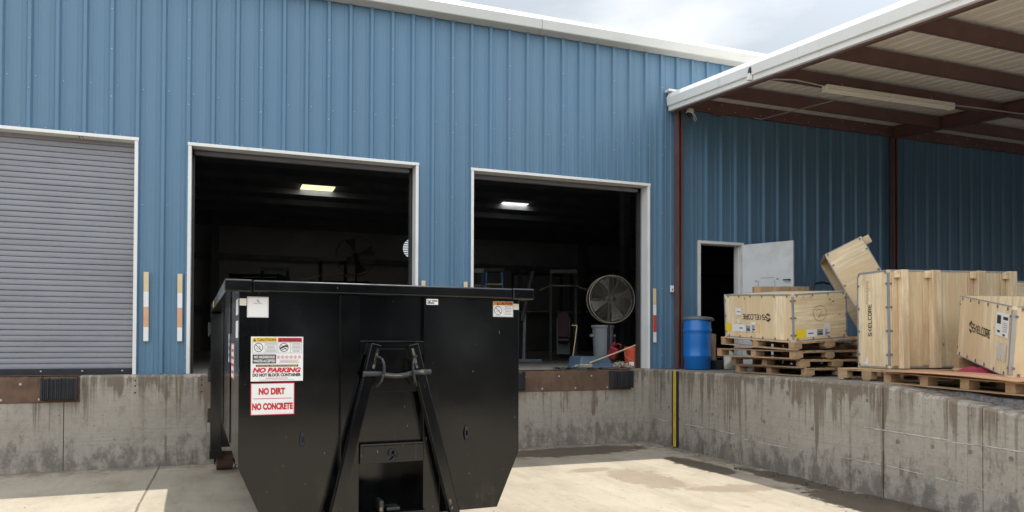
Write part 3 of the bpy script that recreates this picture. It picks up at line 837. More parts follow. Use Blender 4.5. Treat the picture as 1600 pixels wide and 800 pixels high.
s.build('door_hinge', M['conduit'], pdoor)

# ---------------------------------------------------------------- canopy
can = thing('loading_canopy', 'open steel canopy with brown purlins and pale ribbed roof over the dock', 'canopy')
SL = 0.090
def cz(y): return 5.70+SL*y        # underside of the purlins
XE = 0.43; YF = -8.9; XR = 34.0
# ribbed roof sheet, ribs run down the slope
rs = MB(); x = XE+0.03; pr = []
while x < XR:
    pr += [(x,0.0),(x+0.025,0.011),(x+0.05,0.011),(x+0.075,0.0)]; x += 0.2
n = len(pr)
for yy in (0.085, YF):
    for x, dz in pr: rs.v.append(Vector((x, yy, cz(yy)+0.235+dz)))
for yy in (0.085, YF):
    for x, dz in pr: rs.v.append(Vector((x, yy, cz(yy)+0.237+dz)))
for i in range(n-1):
    rs.f.append((i, n+i, n+i+1, i+1)); rs.f.append((2*n+i, 2*n+i+1, 3*n+i+1, 3*n+i))
rs.build('roof_sheet', M['soffit'], can)
for k in range(7):
    y = -1.055-1.2*k+0.0
    for xa, xb in ((XE+0.06, 5.480), (5.63, XR)):
        s = MB()
        z0, z1 = cz(y), cz(y)+0.204
        s.prism([(xa,y,z0),(xa,y+0.065,z0+0.004),(xa,y+0.065,z0+0.02),(xa,y+0.012,z0+0.018),(xa,y+0.012,z1-0.014),(xa,y+0.065,z1-0.01),(xa,y+0.065,z1),(xa,y,z1)], (xb-xa,0,0))
        s.build('purlin', M['brown'], can)
s = MB(); s.box(0.735, XR, 0.012, 0.082, 5.722, 5.93); wb = s.build('wall_beam', M['brown'], can, bevel=0.006)
for k in range(40):
    x = 0.95+k*0.275
    s = MB(); s.lathe([(0.0,-0.012),(0.009,-0.010),(0.011,0.0)], 8, Matrix.Translation((x, 0.011, 5.775 if k % 2 else 5.885)) @ Matrix.Rotation(R(-90),4,'X'))
    s.build('beam_bolt', M['conduit'], wb)
s = MB(); s.prism([(1.30,0.02,5.72),(1.36,0.02,5.685),(1.50,0.02,5.685),(1.56,0.02,5.72)],(0,0.05,0)); s.build('beam_bracket', M['brown'], can)
def rafter(xa, xb):
    s = MB(); zt = 0.215
    for (a_, b_, z0, z1) in ((xa,xb,-0.012,0.004),((xa+xb)/2-0.008,(xa+xb)/2+0.008,0.004,zt-0.016),(xa,xb,zt-0.016,zt)):
        s.prism([(a_,0.0,cz(0)+z0),(a_,YF+0.1,cz(YF+0.1)+z0),(a_,YF+0.1,cz(YF+0.1)+z1),(a_,0.0,cz(0)+z1)], (b_-a_,0,0))
    s.build('rafter', M['brown'], can)
for xa in (5.49, 10.59, 15.69, 20.79, 25.89): rafter(xa, xa+0.13)
s = MB()   # thin edge angle behind the rake trim
s.prism([(XE+0.05,0.0,cz(0)-0.055),(XE+0.05,YF,cz(YF)-0.055),(XE+0.05,YF,cz(YF)+0.2),(XE+0.05,0.0,cz(0)+0.2)], (0.012,0,0))
s.prism([(XE+0.05,0.0,cz(0)-0.062),(XE+0.05,YF,cz(YF)-0.062),(XE+0.05,YF,cz(YF)-0.054),(XE+0.05,0.0,cz(0)-0.054)], (0.07,0,0))
s.build('edge_angle', M['brown'], can)
def wall_post(xa, zt):
    xb = xa+0.112
    s = MB(); s.box(xa, xb, 0.058, 0.072, H, zt); s.box(xa, xa+0.012, -0.012, 0.058, H, zt); s.box(xb-0.012, xb, -0.012, 0.058, H, zt); s.box(xa, xa+0.032, -0.024, -0.012, H, zt); s.box(xb-0.032, xb, -0.024, -0.012, H, zt)
    p = s.build('canopy_post', M['brown'], can)
    s = MB(); s.box(xa-0.03, xb+0.03, -0.06, 0.07, H+0.0005, H+0.014); s.build('base_plate', M['brown'], p)
wall_post(0.553, 5.72); wall_post(5.50, 5.70); wall_post(10.6, 5.70); wall_post(15.7, 5.70)
for x in (0.64, 5.59, 10.7, 15.8, 20.9, 26.0):
    yb = YF+0.35
    zg = 1.215-0.046*(-4.822-yb)-max(0,-6.0-yb)*0.05
    s = MB(); s.box(x-0.08, x+0.08, yb-0.08, yb+0.08, zg-0.1, cz(yb)-0.015); p = s.build('canopy_post', M['brown'], can, bevel=0.008)
# white rake trim
tp = [(0.10,-0.27),(0.02,-0.272),(0.0,-0.265),(0.0,-0.195),(-0.028,-0.185),(-0.040,-0.05),(0.0,0.030),(0.012,0.037),(0.12,0.042)]
def rake(ya, yb):
    s = MB(); zz = 0.232
    a_ = [Vector((XE+x, ya, cz(ya)+zz+z)) for x, z in tp]
    s.prism(a_, (0, yb-ya, SL*(yb-ya)))
    return s.build('rake_trim', M['white'], can, bevel=0.003)
rake(0.07, -3.095); rake(-3.1, -6.0); rake(-6.005, YF)
s = MB(); s.prism([(XE+0.02,YF-0.005,cz(YF)-0.05),(XE+0.02,YF-0.14,cz(YF)-0.03),(XE+0.02,YF-0.15,cz(YF)+0.2),(XE+0.02,YF-0.005,cz(YF)+0.24)], (XR-XE,0,0)); s.build('front_gutter', M['gutter'], can)
s = MB(); s.box(XE-0.055, XE+0.16, -0.03, 0.088, 5.985, 6.02); s.build('flashing', M['white'], can)

# things fixed to the canopy
fx = thing('shop_light', 'long cream fluorescent strip light hanging under the canopy purlins', 'strip light', (1.431,-2.50,5.335), (0,0,-0.02))
s = MB(); s.prism([(0,-0.05,0.085),(0,-0.065,0.03),(0,0.065,0.03),(0,0.05,0.085)], (2.47,0,0)); s.build('housing', M['fixture'], fx, bevel=0.004)
for xa, xb in ((0.012,1.23),(1.245,2.458)):
    for yy in (-0.035, 0.035):
        s = MB(); s.tube([(xa,yy,0.012),(xb,yy,0.012)], 0.019, 12); s.build('tube_lamp', M['lens'], fx, smooth=50)
for x in (-0.006, 1.225, 2.455):
    s = MB(); s.box(x, x+0.022, -0.06, 0.06, -0.010, 0.08); s.build('lamp_holder', M['fixture'], fx, bevel=0.003)
for x in (0.35, 2.1):
    s = MB(); s.tube([(x,0,0.08),(x,0.05,0.165)], 0.004, 6); s.build('hanger', M['conduit'], fx)
s = MB(); s.tube([(0.455,-2.2,5.49),(0.95,-2.42,5.46),(1.43,-2.5,5.40)], 0.011, 8)
tag(s.build('conduit', M['conduit'], None, smooth=60), 'thin grey conduit from the rake trim to the near left end of the strip light', 'conduit')
s = MB(); s.tube([(3.9,-2.55,5.40),(4.3,-2.60,5.395),(7.5,-2.9,5.33)], 0.011, 8)
tag(s.build('conduit', M['conduit'], None, smooth=60), 'thin grey conduit running on from the right end of the strip light', 'conduit')
s = MB(); s.tube([(2.30,-0.04,5.70),(2.25,-2.42,5.43)], 0.009, 8); s.tube([(2.30,-0.04,5.70),(2.18,0.0,5.72)], 0.009, 8)
tag(s.build('brace_rod', M['conduit'], None, smooth=60), 'thin metal rod slanting from the wall beam to the strip light', 'rod')
fl = thing('floodlight', 'small black floodlight on a white bracket clipped to the rake trim', 'floodlight', (0.385,-2.13,5.56))
s = MB(); s.box(-0.028,0.03,-0.028,0.028,-0.085,-0.015); s.tube([(0,0,-0.02),(0,0,0.03)],0.012,8); s.build('bracket', M['white'], fl, bevel=0.004)
s = MB(Matrix.Rotation(R(14),4,'Y')); s.box(-0.02,0.02,-0.03,0.03,0.02,0.115); s.build('lamp_head', M['rubber'], fl, bevel=0.008)
sc_ = thing('security_camera', 'small white security camera with a loop of cable below the trim end', 'security camera', (0.80,-0.03,5.66))
s = MB(Matrix.Rotation(R(18),4,'Y')); s.lathe([(0.0,0.06),(0.05,0.055),(0.068,0.03),(0.068,-0.02),(0.055,-0.028)], 20); s.build('housing', M['white'], sc_, smooth=40)
s = MB(Matrix.Rotation(R(18),4,'Y')); s.lathe([(0.052,-0.029),(0.046,-0.06),(0.026,-0.078),(0.0,-0.082)], 18); s.build('lens_dome', M['rubber'], sc_, smooth=60)
s = MB(); s.tube([(0.05,-0.01,0.0),(0.095,-0.02,-0.05),(0.12,-0.02,-0.12),(0.09,-0.02,-0.15),(0.07,-0.02,-0.11),(0.08,-0.01,-0.02)], 0.006, 6); s.build('cable', M['white'], sc_, smooth=60)
sb = thing('sensor_box', 'small white plastic box screwed to the blue wall beside the brown post', 'sensor box', (0.505,0.088,2.535))
s = MB(); s.box(-0.035,0.035,-0.03,0.0,0,0.115); s.build('cover', M['white'], sb, bevel=0.008)
s = MB(); s.box(-0.012,0.012,-0.032,-0.0295,0.03,0.06); s.build('button', M['greypl'], sb)

# striped guide strips screwed beside the doors
def marker(x, z0, z1, tilt, label, cols, hw=0.031):
    t = thing('marker_strip', label, 'marker strip', (x, WALL_Y-0.036, z0), (0, tilt, 0), 'striped guide strips beside the dock doors')
    hh = z1-z0; z = 0
    s = MB(); s.box(-hw,hw,-0.006,0.004,0,hh); s.build('backing', M['tapewood'], t, bevel=0.002)
    for (f, m_) in cols:
        s = MB(); s.box(-hw+0.001,hw-0.001,-0.0085,-0.0065,z+0.001,z+hh*f-0.001); s.build('tape_band', M[m_], t); z += hh*f
marker(-7.675, 1.665, 2.592, R(-0.3), 'strip of faded orange and white tape beside the closed roller door', [(0.205,'tapewhite'),(0.29,'tapefade'),(0.22,'tapewhite'),(0.285,'tapewood')])
marker(-7.263, 1.666, 2.581, R(-0.2), 'strip of faded orange and white tape beside the open door left of the container', [(0.205,'tapewhite'),(0.29,'tapefade'),(0.22,'tapewhite'),(0.285,'tapewood')])
marker(-3.885, 1.665, 2.596, 0, 'cream topped strip beside the middle door whose tip peeks above the container rim', [(0.205,'tapewhite'),(0.29,'tapefade'),(0.22,'tapewhite'),(0.285,'tapewood')])
marker(-3.215, 1.665, 2.600, 0, 'cream topped strip at the left edge of the fan doorway, tip above the container', [(0.205,'tapewhite'),(0.29,'tapefade'),(0.22,'tapewhite'),(0.285,'tapewood')])
marker(0.168, 1.670, 2.590, R(-0.3), 'strip of bright red and white tape right of the fan doorway', [(0.19,'tapewhite'),(0.315,'tapered'),(0.195,'tapewhite'),(0.30,'tapewood')])

# ================================================================== ROLL-OFF CONTAINER
dm = thing('dumpster', 'black roll-off container with warning stickers and a hook frame in the loading yard', 'dumpster', (-6.673,-5.255,0), (0,0,0.041))
BK = M['black']
SL_, SR_ = 0.104, 2.335; TF = 0.08; TB = 4.50; ZT = 2.045
b = MB()
outer = [(SL_,ZT),(SL_,0.75),(0.30,0.30),(2.14,0.30),(SR_,0.75),(SR_,ZT)]
inner = [(SR_-0.02,ZT),(SR_-0.02,0.755),(2.13,0.32),(0.31,0.32),(SL_+0.02,0.755),(SL_+0.02,ZT)]
o_ = [Vector((s,TF+0.012,z)) for s,z in outer]; i_ = [Vector((s,TF+0.012,z)) for s,z in inner[::-1]]
for k in range(5):   # U-shaped shell, one plate per fold
    b.prism([o_[k], o_[k+1], i_[k+1], i_[k]], (0, TB-TF-0.012, 0))
b.build('body', BK, dm)
# front wall with the recess between the channels
b = MB(); T0, T1 = TF, TF+0.011
def plate(pts, t0=T0, t1=T1): b.prism([(s,t0,z) for s,z in pts], (0,t1-t0,0))
plate([(SL_,ZT),(SL_,0.75),(0.30,0.30),(0.90,0.30),(0.90,ZT)])
plate([(1.56,ZT),(1.56,0.30),(2.14,0.30),(SR_,0.75),(SR_,ZT)])
plate([(0.90,ZT),(0.90,0.76),(1.56,0.76),(1.56,ZT)])
b.build('front_wall', BK, dm, bevel=0.004)
b = MB()
b.box(0.955,0.967,TF+0.012,0.75,0.34,0.80); b.box(1.493,1.505,TF+0.012,0.75,0.34,0.80); b.box(0.967,1.493,0.74,0.75,0.34,0.80); b.box(0.967,1.493,TF+0.012,0.74,0.79,0.80)
b.box(0.967,1.493,TF-0.1,0.74,0.335,0.352)
b.build('winch_recess', BK, dm)
b = MB(); b.box(1.13,1.165,0.0,0.16,0.353,0.445); b.box(1.19,1.30,0.02,0.15,0.353,0.385); b.build('winch_lug', M['worn'], dm, bevel=0.01)
for s0, s1 in ((0.835,0.975),(1.485,1.622)):
    b = MB(); b.box(s0, s0+0.008, 0.04, TF-0.001, 0.31, 2.034); b.box(s1-0.008, s1, 0.04, TF-0.001, 0.31, 2.034); b.box(s0, s1, 0.030, 0.041, 0.31, 2.034)
    b.build('front_channel', BK, dm, bevel=0.003)
b = MB(); b.box(0.977,1.483,0.030,TF-0.001,1.575,1.682); b.box(0.977,1.483,0.015,0.030,1.672,1.682); b.build('upper_crossbar', BK, dm, bevel=0.003)
b = MB(); b.box(0.977,1.483,0.010,TF-0.001,0.735,0.872); b.box(0.977,1.483,0.0,0.075,0.872,0.886); b.build('lower_crossbar', BK, dm, bevel=0.004)
b = MB(); b.prism([(1.12,0.012,1.62),(1.02,0.012,1.285),(1.46,0.012,1.285),(1.35,0.012,1.62)], (0,0.016,0)); b.build('gusset_plate', BK, dm, bevel=0.002)
b = MB(); b.torus(0.022,0.007,18,8, Matrix.Translation((1.225,-0.004,0.815)) @ Matrix.Rotation(R(80),4,'X')); b.torus(0.020,0.007,18,8, Matrix.Translation((1.255,-0.012,0.805)) @ Matrix.Rotation(R(70),4,'X') @ Matrix.Rotation(R(60),4,'Y')); b.tube([(1.24,-0.01,0.79),(1.235,-0.02,0.765),(1.215,-0.02,0.752)],0.006,8)
b.build('chain_ring', M['rubber'], dm, smooth=60)
# A-frame
for top, bot in (((1.085,-0.022,1.655),(0.706,-0.100,0.12)), ((1.377,-0.022,1.655),(1.754,-0.100,0.12))):
    b = MB(); b.beam(top, bot, 0.078, 0.085, (0,1,0)); bar = b.build('frame_arm', BK, dm, bevel=0.006)
    T_, B_ = Vector(top), Vector(bot)
    for f0, f1 in ((0.02,0.12),(0.79,0.84)):   # worn spots on the arm's front
        w1 = MB(); p0 = T_.lerp(B_, f0); p1 = T_.lerp(B_, f1); w1.beam(p0+Vector((0.018 if top[0] < 1.2 else -0.018,-0.0425,0)), p1+Vector((0.018 if top[0] < 1.2 else -0.018,-0.0425,0)), 0.018, 0.004, (0,1,0))
        w1.build('wear_mark', M['scuffed'], bar)
b = MB(); b.tube([(0.975,-0.10,1.432),(1.10,-0.10,1.432),(1.16,-0.10,1.418),(1.23,-0.10,1.412),(1.30,-0.10,1.418),(1.36,-0.10,1.436),(1.505,-0.10,1.443)], 0.021, 16); hb = b.build('hook_bar', M['worn'], dm, smooth=50)
b = MB(); b.tube([(1.13,-0.1205,1.424),(1.20,-0.119,1.416),(1.27,-0.119,1.416),(1.33,-0.1205,1.424)], 0.004, 6); b.build('bare_metal_streak', M['scuffed'], hb)
for s0, sg in ((1.118,1),(1.362,-1)):
    b = MB()
    arc = [(s0-sg*0.030,-0.07,1.56),(s0-sg*0.005,-0.115,1.545),(s0+sg*0.010,-0.13,1.50),(s0+sg*0.008,-0.135,1.44),(s0-sg*0.01,-0.12,1.37),(s0-sg*0.03,-0.07,1.335)]
    for p, q in zip(arc, arc[1:]): b.beam(p, q, 0.016, 0.034, (0,-1,0.2))
    b.build('bar_bracket', M['worn'], dm, bevel=0.003)
# rim
def rail(pts, name):
    b = MB()
    for a_ in pts: b.box(*a_)
    return b.build(name, BK, dm, bevel=0.012, seg=3)
rail([(0.192,2.243,0.004,0.135,2.036,2.121)], 'front_rim')
rail([(0.0,0.190,0.0,4.34,2.032,2.124)], 'side_rim'); rail([(2.245,2.442,0.0,4.34,2.032,2.124)], 'side_rim')
b = MB()
for x0, x1 in ((0.0,0.19),(2.245,2.442)): b.prism([(x0,4.34,2.032),(x0,4.34,2.124),(x0,4.60,2.05),(x0,4.60,1.98)], (x1-x0,0,0))
b.build('rim_end', BK, dm)
for s0 in (0.004, 2.30):
    b = MB(); b.box(s0, s0+0.135, 4.36, 4.72, 0.20, 2.02); b.box(s0-0.008, s0+0.145, 4.35, 4.74, 0.195, 0.30)
    b.build('rear_post', BK, dm, bevel=0.006)
b = MB(); b.box(0.14,2.30,4.50,4.60,0.32,2.0); b.build('tailgate', BK, dm)
for z in (1.82, 1.24, 0.72):
    b = MB(); b.box(-0.022,0.02,4.52,4.66,z-0.07,z+0.07); b.tube([(-0.012,4.59,z-0.09),(-0.012,4.59,z+0.09)],0.016,10); b.build('hinge', M['worn'], dm, bevel=0.004)
for t in (1.30, 2.9):
    for s0, s1 in ((SL_-0.010,SL_-0.0005),(SR_+0.0005,SR_+0.010)):
        b = MB(); b.box(s0, s1, t, t+0.10, 0.78, 2.03); b.build('side_rib', BK, dm, bevel=0.003)
for s0 in (0.90, 1.46):
    b = MB(); b.box(s0,s0+0.10,0.05,4.6,0.10,0.298); b.build('skid_rail', BK, dm, bevel=0.005)
b = MB()
for t in (0.9, 1.8, 2.7, 3.6, 4.45): b.box(0.32,0.899,t,t+0.08,0.22,0.297); b.box(1.001,1.459,t,t+0.08,0.22,0.297); b.box(1.561,2.12,t,t+0.08,0.22,0.297)
b.build('cross_member', BK, dm)
for s0 in (0.086, 2.15):
    for t in (4.72, ):
        b = MB(); b.lathe([(0.03,-0.10),(0.112,-0.10),(0.120,-0.092),(0.120,0.092),(0.112,0.10),(0.03,0.10)], 28, Matrix.Translation((s0+0.10,t,0.1205)) @ Matrix.Rotation(R(90),4,'Y'))
        w_ = b.build('roller_wheel', M['rust'], dm, smooth=35)
        b = MB(); b.tube([(s0-0.03,t,0.12),(s0+0.23,t,0.12)],0.022,12); b.box(s0-0.028,s0-0.012,t-0.03,t+0.05,0.07,0.20); b.box(s0+0.212,s0+0.228,t-0.05,t+0.05,0.07,0.20); b.build('axle_bracket', M['worn'], w_)
for s0, z0 in ((0.557,0.935),(1.862,0.927)):
    b = MB(); b.lathe([(0.014+0.006*math.cos(2*math.pi*k/8),0.006*math.sin(2*math.pi*k/8)) for k in range(8)], 18, Matrix.Translation((s0,TF-0.014,z0)) @ Matrix.Rotation(R(90),4,'X') @ Matrix.Scale(2.6,4,(0,1,0)), closed=True)
    b.box(s0-0.013,s0+0.013,TF-0.012,TF-0.001,z0-0.06,z0-0.035); b.box(s0-0.013,s0+0.013,TF-0.012,TF-0.001,z0+0.035,z0+0.06)
    b.build('tarp_hook', M['rubber'], dm, smooth=50)
b = MB(); b.torus(0.018,0.006,16,8, Matrix.Translation((0.135,0.75,0.66)) @ Matrix.Rotation(R(90),4,'X')); b.build('side_hook', M['rubber'], dm, smooth=60)

# stickers
FP = Plane((0,TF-0.0005,0),(1,0,0),(0,0,1))
def sheet(name, pl_, a, b_, w, h, mt=None, label=None, parent=dm, th=0.0012):
    m = MB(); pl_.rect(m, a, b_, w, h, th, th)
    o = m.build(name, mt or M['paper'], parent)
    if label: o['label'] = label
    return o, Plane(pl_.P(a, b_, th), pl_.u, pl_.v)
def put(parent, mt, fn, name='lettering'):
    m = MB(); fn(m)
    return m.build(name, mt, parent)
def tiny_lines(p, m, a, b_, w, h, n, lift=0.0006, fill=0.45, seed=1):
    q = random.Random(seed); st = h/n
    for k in range(n):
        ww = w*(0.72+0.28*q.random()); p.rect(m, a+(w-ww)/2, b_+h-(k+0.75)*st, ww, st*fill, lift, 0.0004)
def slash_pic(p, m, cx_, cy_, r):
    p.ring(m, cx_, cy_, r, r*0.14, 0.0006); p.stroke(m, [(cx_-r*0.66,cy_+r*0.66),(cx_+r*0.66,cy_-r*0.66)], r*0.15, 0.0007)
    p.stroke(m, [(cx_+r*0.12,cy_+r*0.45),(cx_+r*0.32,cy_+r*0.1),(cx_+r*0.2,cy_-r*0.35)], r*0.09, 0.0006); p.stroke(m, [(cx_-r*0.55,cy_-r*0.1),(cx_-r*0.1,cy_-r*0.45)], r*0.09, 0.0006)
def tri(p, m, a, b_, w, h, lift): m.add([p.P(a,b_,lift),p.P(a+w,b_,lift),p.P(a+w/2,b_+h,lift)], [(0,1,2)])

# large warning sign
w, h = 0.372, 0.330
o, p = sheet('warning_sign', FP, 0.187, 1.380, w, h)
put(o, M['yel'], lambda m: (p.rect(m, 0.010,0.292,0.172,0.030,0.0012,0.0008), ), 'header_band')
put(o, M['red'], lambda m: (p.rect(m, 0.190,0.292,0.172,0.030,0.0012,0.0008), ), 'header_band')
def f(m):
    tri(p, m, 0.015,0.296,0.022,0.020,0.0018); p.text(m,'CAUTION',0.044,0.297,0.130,0.020,0.0018,0.03)
    tri(p, m, 0.195,0.296,0.022,0.020,0.0018); p.text(m,'WARNING',0.222,0.297,0.134,0.020,0.0018,0.03)
    p.frame(m,0.010,0.208,0.172,0.082,0.0016,0.0008); p.frame(m,0.190,0.208,0.172,0.082,0.0016,0.0008)
    p.rect(m,0.098,0.210,0.0016,0.079,0.0008); p.rect(m,0.280,0.210,0.0016,0.079,0.0008)
    slash_pic(p, m, 0.053,0.250,0.033)
    p.ring(m,0.233,0.250,0.033,0.0045,0.0006); p.stroke(m,[(0.210,0.245),(0.245,0.262),(0.258,0.258)],0.013,0.0007); p.stroke(m,[(0.21,0.272),(0.257,0.228)],0.004,0.0008); p.stroke(m,[(0.212,0.228),(0.25,0.245)],0.005,0.0007)
    p.rect(m,0.012,0.132,0.165,0.066,0.0012,0.0008)
    p.rect(m,0.035,0.107,0.302,0.0155,0.0012,0.0008)
    p.text(m,'DO NOT BLOCK CONTAINER',0.013,0.034,0.344,0.0245,0.0008,0.055)
put(o, M['ink'], f)
put(o, M['greyprint'], lambda m: (tiny_lines(p,m,0.103,0.214,0.075,0.070,7,seed=2), tiny_lines(p,m,0.285,0.214,0.074,0.070,7,seed=3), tiny_lines(p,m,0.184,0.134,0.174,0.026,3,seed=4), tiny_lines(p,m,0.02,0.006,0.33,0.007,1)), 'fine_print')
put(o, M['paper'], lambda m: p.text(m,'NO HAZARDOUS',0.022,0.169,0.145,0.021,0.0018,0.03))
put(o, M['paper'], lambda m: p.text(m,'WASTES ACCEPTED',0.018,0.140,0.153,0.021,0.0018,0.03))
put(o, M['yel'], lambda m: p.text(m,'DO NOT FILL ABOVE TOP OF CONTAINER',0.042,0.1095,0.288,0.0105,0.0018,0.02))
def f(m):
    p.text(m,'NO PARKING',0.012,0.063,0.346,0.038,0.0008,0.06,0.25)
    tiny_lines(p,m,0.08,0.018,0.21,0.009,1)
    for k in range(6):
        cx_ = 0.195+k*0.030; p.ring(m,cx_,0.178,0.0115,0.0025,0.0008,16)
        p.stroke(m,[(cx_-0.004,0.172),(cx_+0.002,0.178),(cx_-0.002,0.184)],0.0035,0.0008)
put(o, M['red'], f)
# no dirt sign
w, h = 0.312, 0.238
o, p = sheet('no_dirt_sign', FP, 0.187, 1.130, w, h)
def f(m):
    p.frame(m,0,0,w,h,0.006,0.0009); p.rect(m,0.02,0.120,w-0.04,0.0045,0.0009)
    p.text(m,'NO DIRT',0.056,0.150,0.188,0.052,0.0009,0.06); p.text(m,'NO CONCRETE',0.012,0.038,w-0.024,0.052,0.0009,0.06)
put(o, M['red'], f)
# notice plate (its code square is left out)
w, h = 0.150, 0.152
o, p = sheet('notice_plate', FP, 0.158, 1.851, w, h)
def f(m):
    p.frame(m,0.004,0.004,w-0.008,h-0.008,0.002,0.0009)
    p.stroke(m,[(0.066,0.122),(0.073,0.132),(0.080,0.124),(0.072,0.118),(0.086,0.112),(0.080,0.120)],0.004,0.0009)
    tiny_lines(p,m,0.04,0.098,0.07,0.012,2)
put(o, M['greyprint'], f)
# caution sticker right
w, h = 0.183, 0.130
o, p = sheet('caution_sticker', FP, 2.097, 1.886, w, h)
put(o, M['orange'], lambda m: p.rect(m,0.004,h-0.034,w-0.008,0.030,0.0012,0.0008), 'header_band')
def f(m):
    tri(p,m,0.030,h-0.030,0.024,0.021,0.0018); p.text(m,'CAUTION',0.058,h-0.029,0.112,0.020,0.0018,0.04)
    p.frame(m,0.003,0.003,w-0.006,h-0.006,0.0015,0.0009); p.rect(m,0.090,0.008,0.0014,0.086,0.0008); slash_pic(p,m,0.046,0.053,0.036)
put(o, M['ink'], f)
put(o, M['greyprint'], lambda m: (tiny_lines(p,m,0.095,0.014,0.082,0.078,6,seed=7), tiny_lines(p,m,0.012,0.007,0.07,0.008,1)), 'fine_print')
# maker's tag
o, p = sheet('maker_tag', Plane((0,0.0295,0),(1,0,0),(0,0,1)), 1.506, 1.972, 0.096, 0.046)
put(o, M['ink'], lambda m: (p.stroke(m,[(0.010,0.034),(0.024,0.022),(0.034,0.032)],0.007,0.0008), p.rect(m,0.006,0.008,0.058,0.010,0.0008), p.rect(m,0.045,0.026,0.045,0.009,0.0008)))
M['refl'] = mat('pale_reflector', (0.66,0.60,0.52), 0.3, 0.06, 8)
sheet('reflector', FP, 0.106, 1.937, 0.048, 0.052, M['refl']); sheet('reflector', FP, 2.282, 1.948, 0.050, 0.050, M['refl'])
LP = Plane((SL_-0.0005,4.0,0),(0,-1,0),(0,0,1))
sheet('side_sticker', LP, 4.0-0.50, 1.875, 0.30, 0.12)
sheet('side_sticker', LP, 4.0-0.50, 1.70, 0.30, 0.13)
o, p = sheet('side_sign', LP, 4.0-1.18, 1.36, 0.42, 0.30)
put(o, M['red'], lambda m: (p.frame(m,0,0,0.42,0.30,0.012,0.001), tiny_lines(p,m,0.03,0.03,0.36,0.24,4,0.001,0.4)), 'print')
o, p = sheet('side_sign', LP, 4.0-1.75, 1.48, 0.45, 0.26)
put(o, M['bluepl'], lambda m: tiny_lines(p,m,0.03,0.03,0.39,0.20,3,0.001,0.5), 'print')
M['refy'] = mat('yellow_reflector', (0.62,0.38,0.05), 0.35, 0.1, 8)
b = MB(); b.box(-0.0015,0.0,3.0,3.28,2.045,2.11); b.build('rim_reflector', M['refy'], dm)

# ================================================================== PALLETS AND CRATES
def pallet(label, loc, rot, sx, sy, h=0.115, nb=7, group='wooden pallets under the crates', axis='y', seed=0, rows=3):
    """deck boards run along y (or x)"""
    q = random.Random(seed)
    t = thing('pallet', label, 'pallet', loc, rot, group)
    tb = 0.016; zs = [0.0, tb, h-2*tb, h-tb, h]
    A, B = (sy, sx) if axis == 'y' else (sx, sy)     # board length A, spread B
    def bx(u0, u1, v0, v1, z0, z1):
        return MB().box(v0, v1, u0, u1, z0, z1) if axis == 'y' else MB().box(u0, u1, v0, v1, z0, z1)
    wood_b = M['pal_'+axis]; other = M['pal_'+('x' if axis == 'y' else 'y')]
    w = B/nb*0.80
    for k in range(nb):
        c = w/2+(B-w)*k/(nb-1)
        j = (q.random()-0.5)*0.012
        bx(j, A+j*0.5, c-w/2+(0.003 if k else 0), c+w/2-0.003, zs[3]+0.0005, zs[4]-q.random()*0.003).build('deck_board', wood_b, t, bevel=0.003, seg=1)
    for u in [0.05+(A-0.10)*i/(rows-1) for i in range(rows)]:
        bx(u-0.05, u+0.05, 0.002, B-0.002, zs[2]+0.0005, zs[3]).build('stringer_board', other, t, bevel=0.002, seg=1)
        for v in (0.07, B/2, B-0.07):
            dv = q.random()*0.02
            bx(u-0.049, u+0.049, max(0.003,v-0.07-dv), min(B-0.003, v+0.07+dv), zs[1]+0.0005, zs[2]).build('block', other, t, bevel=0.003, seg=1)
    for v in (0.05, B/2, B-0.05):
        bx(0.002, A-0.002, v-0.048, v+0.048, zs[0], zs[1]).build('bottom_board', wood_b, t, bevel=0.002, seg=1)
    return t

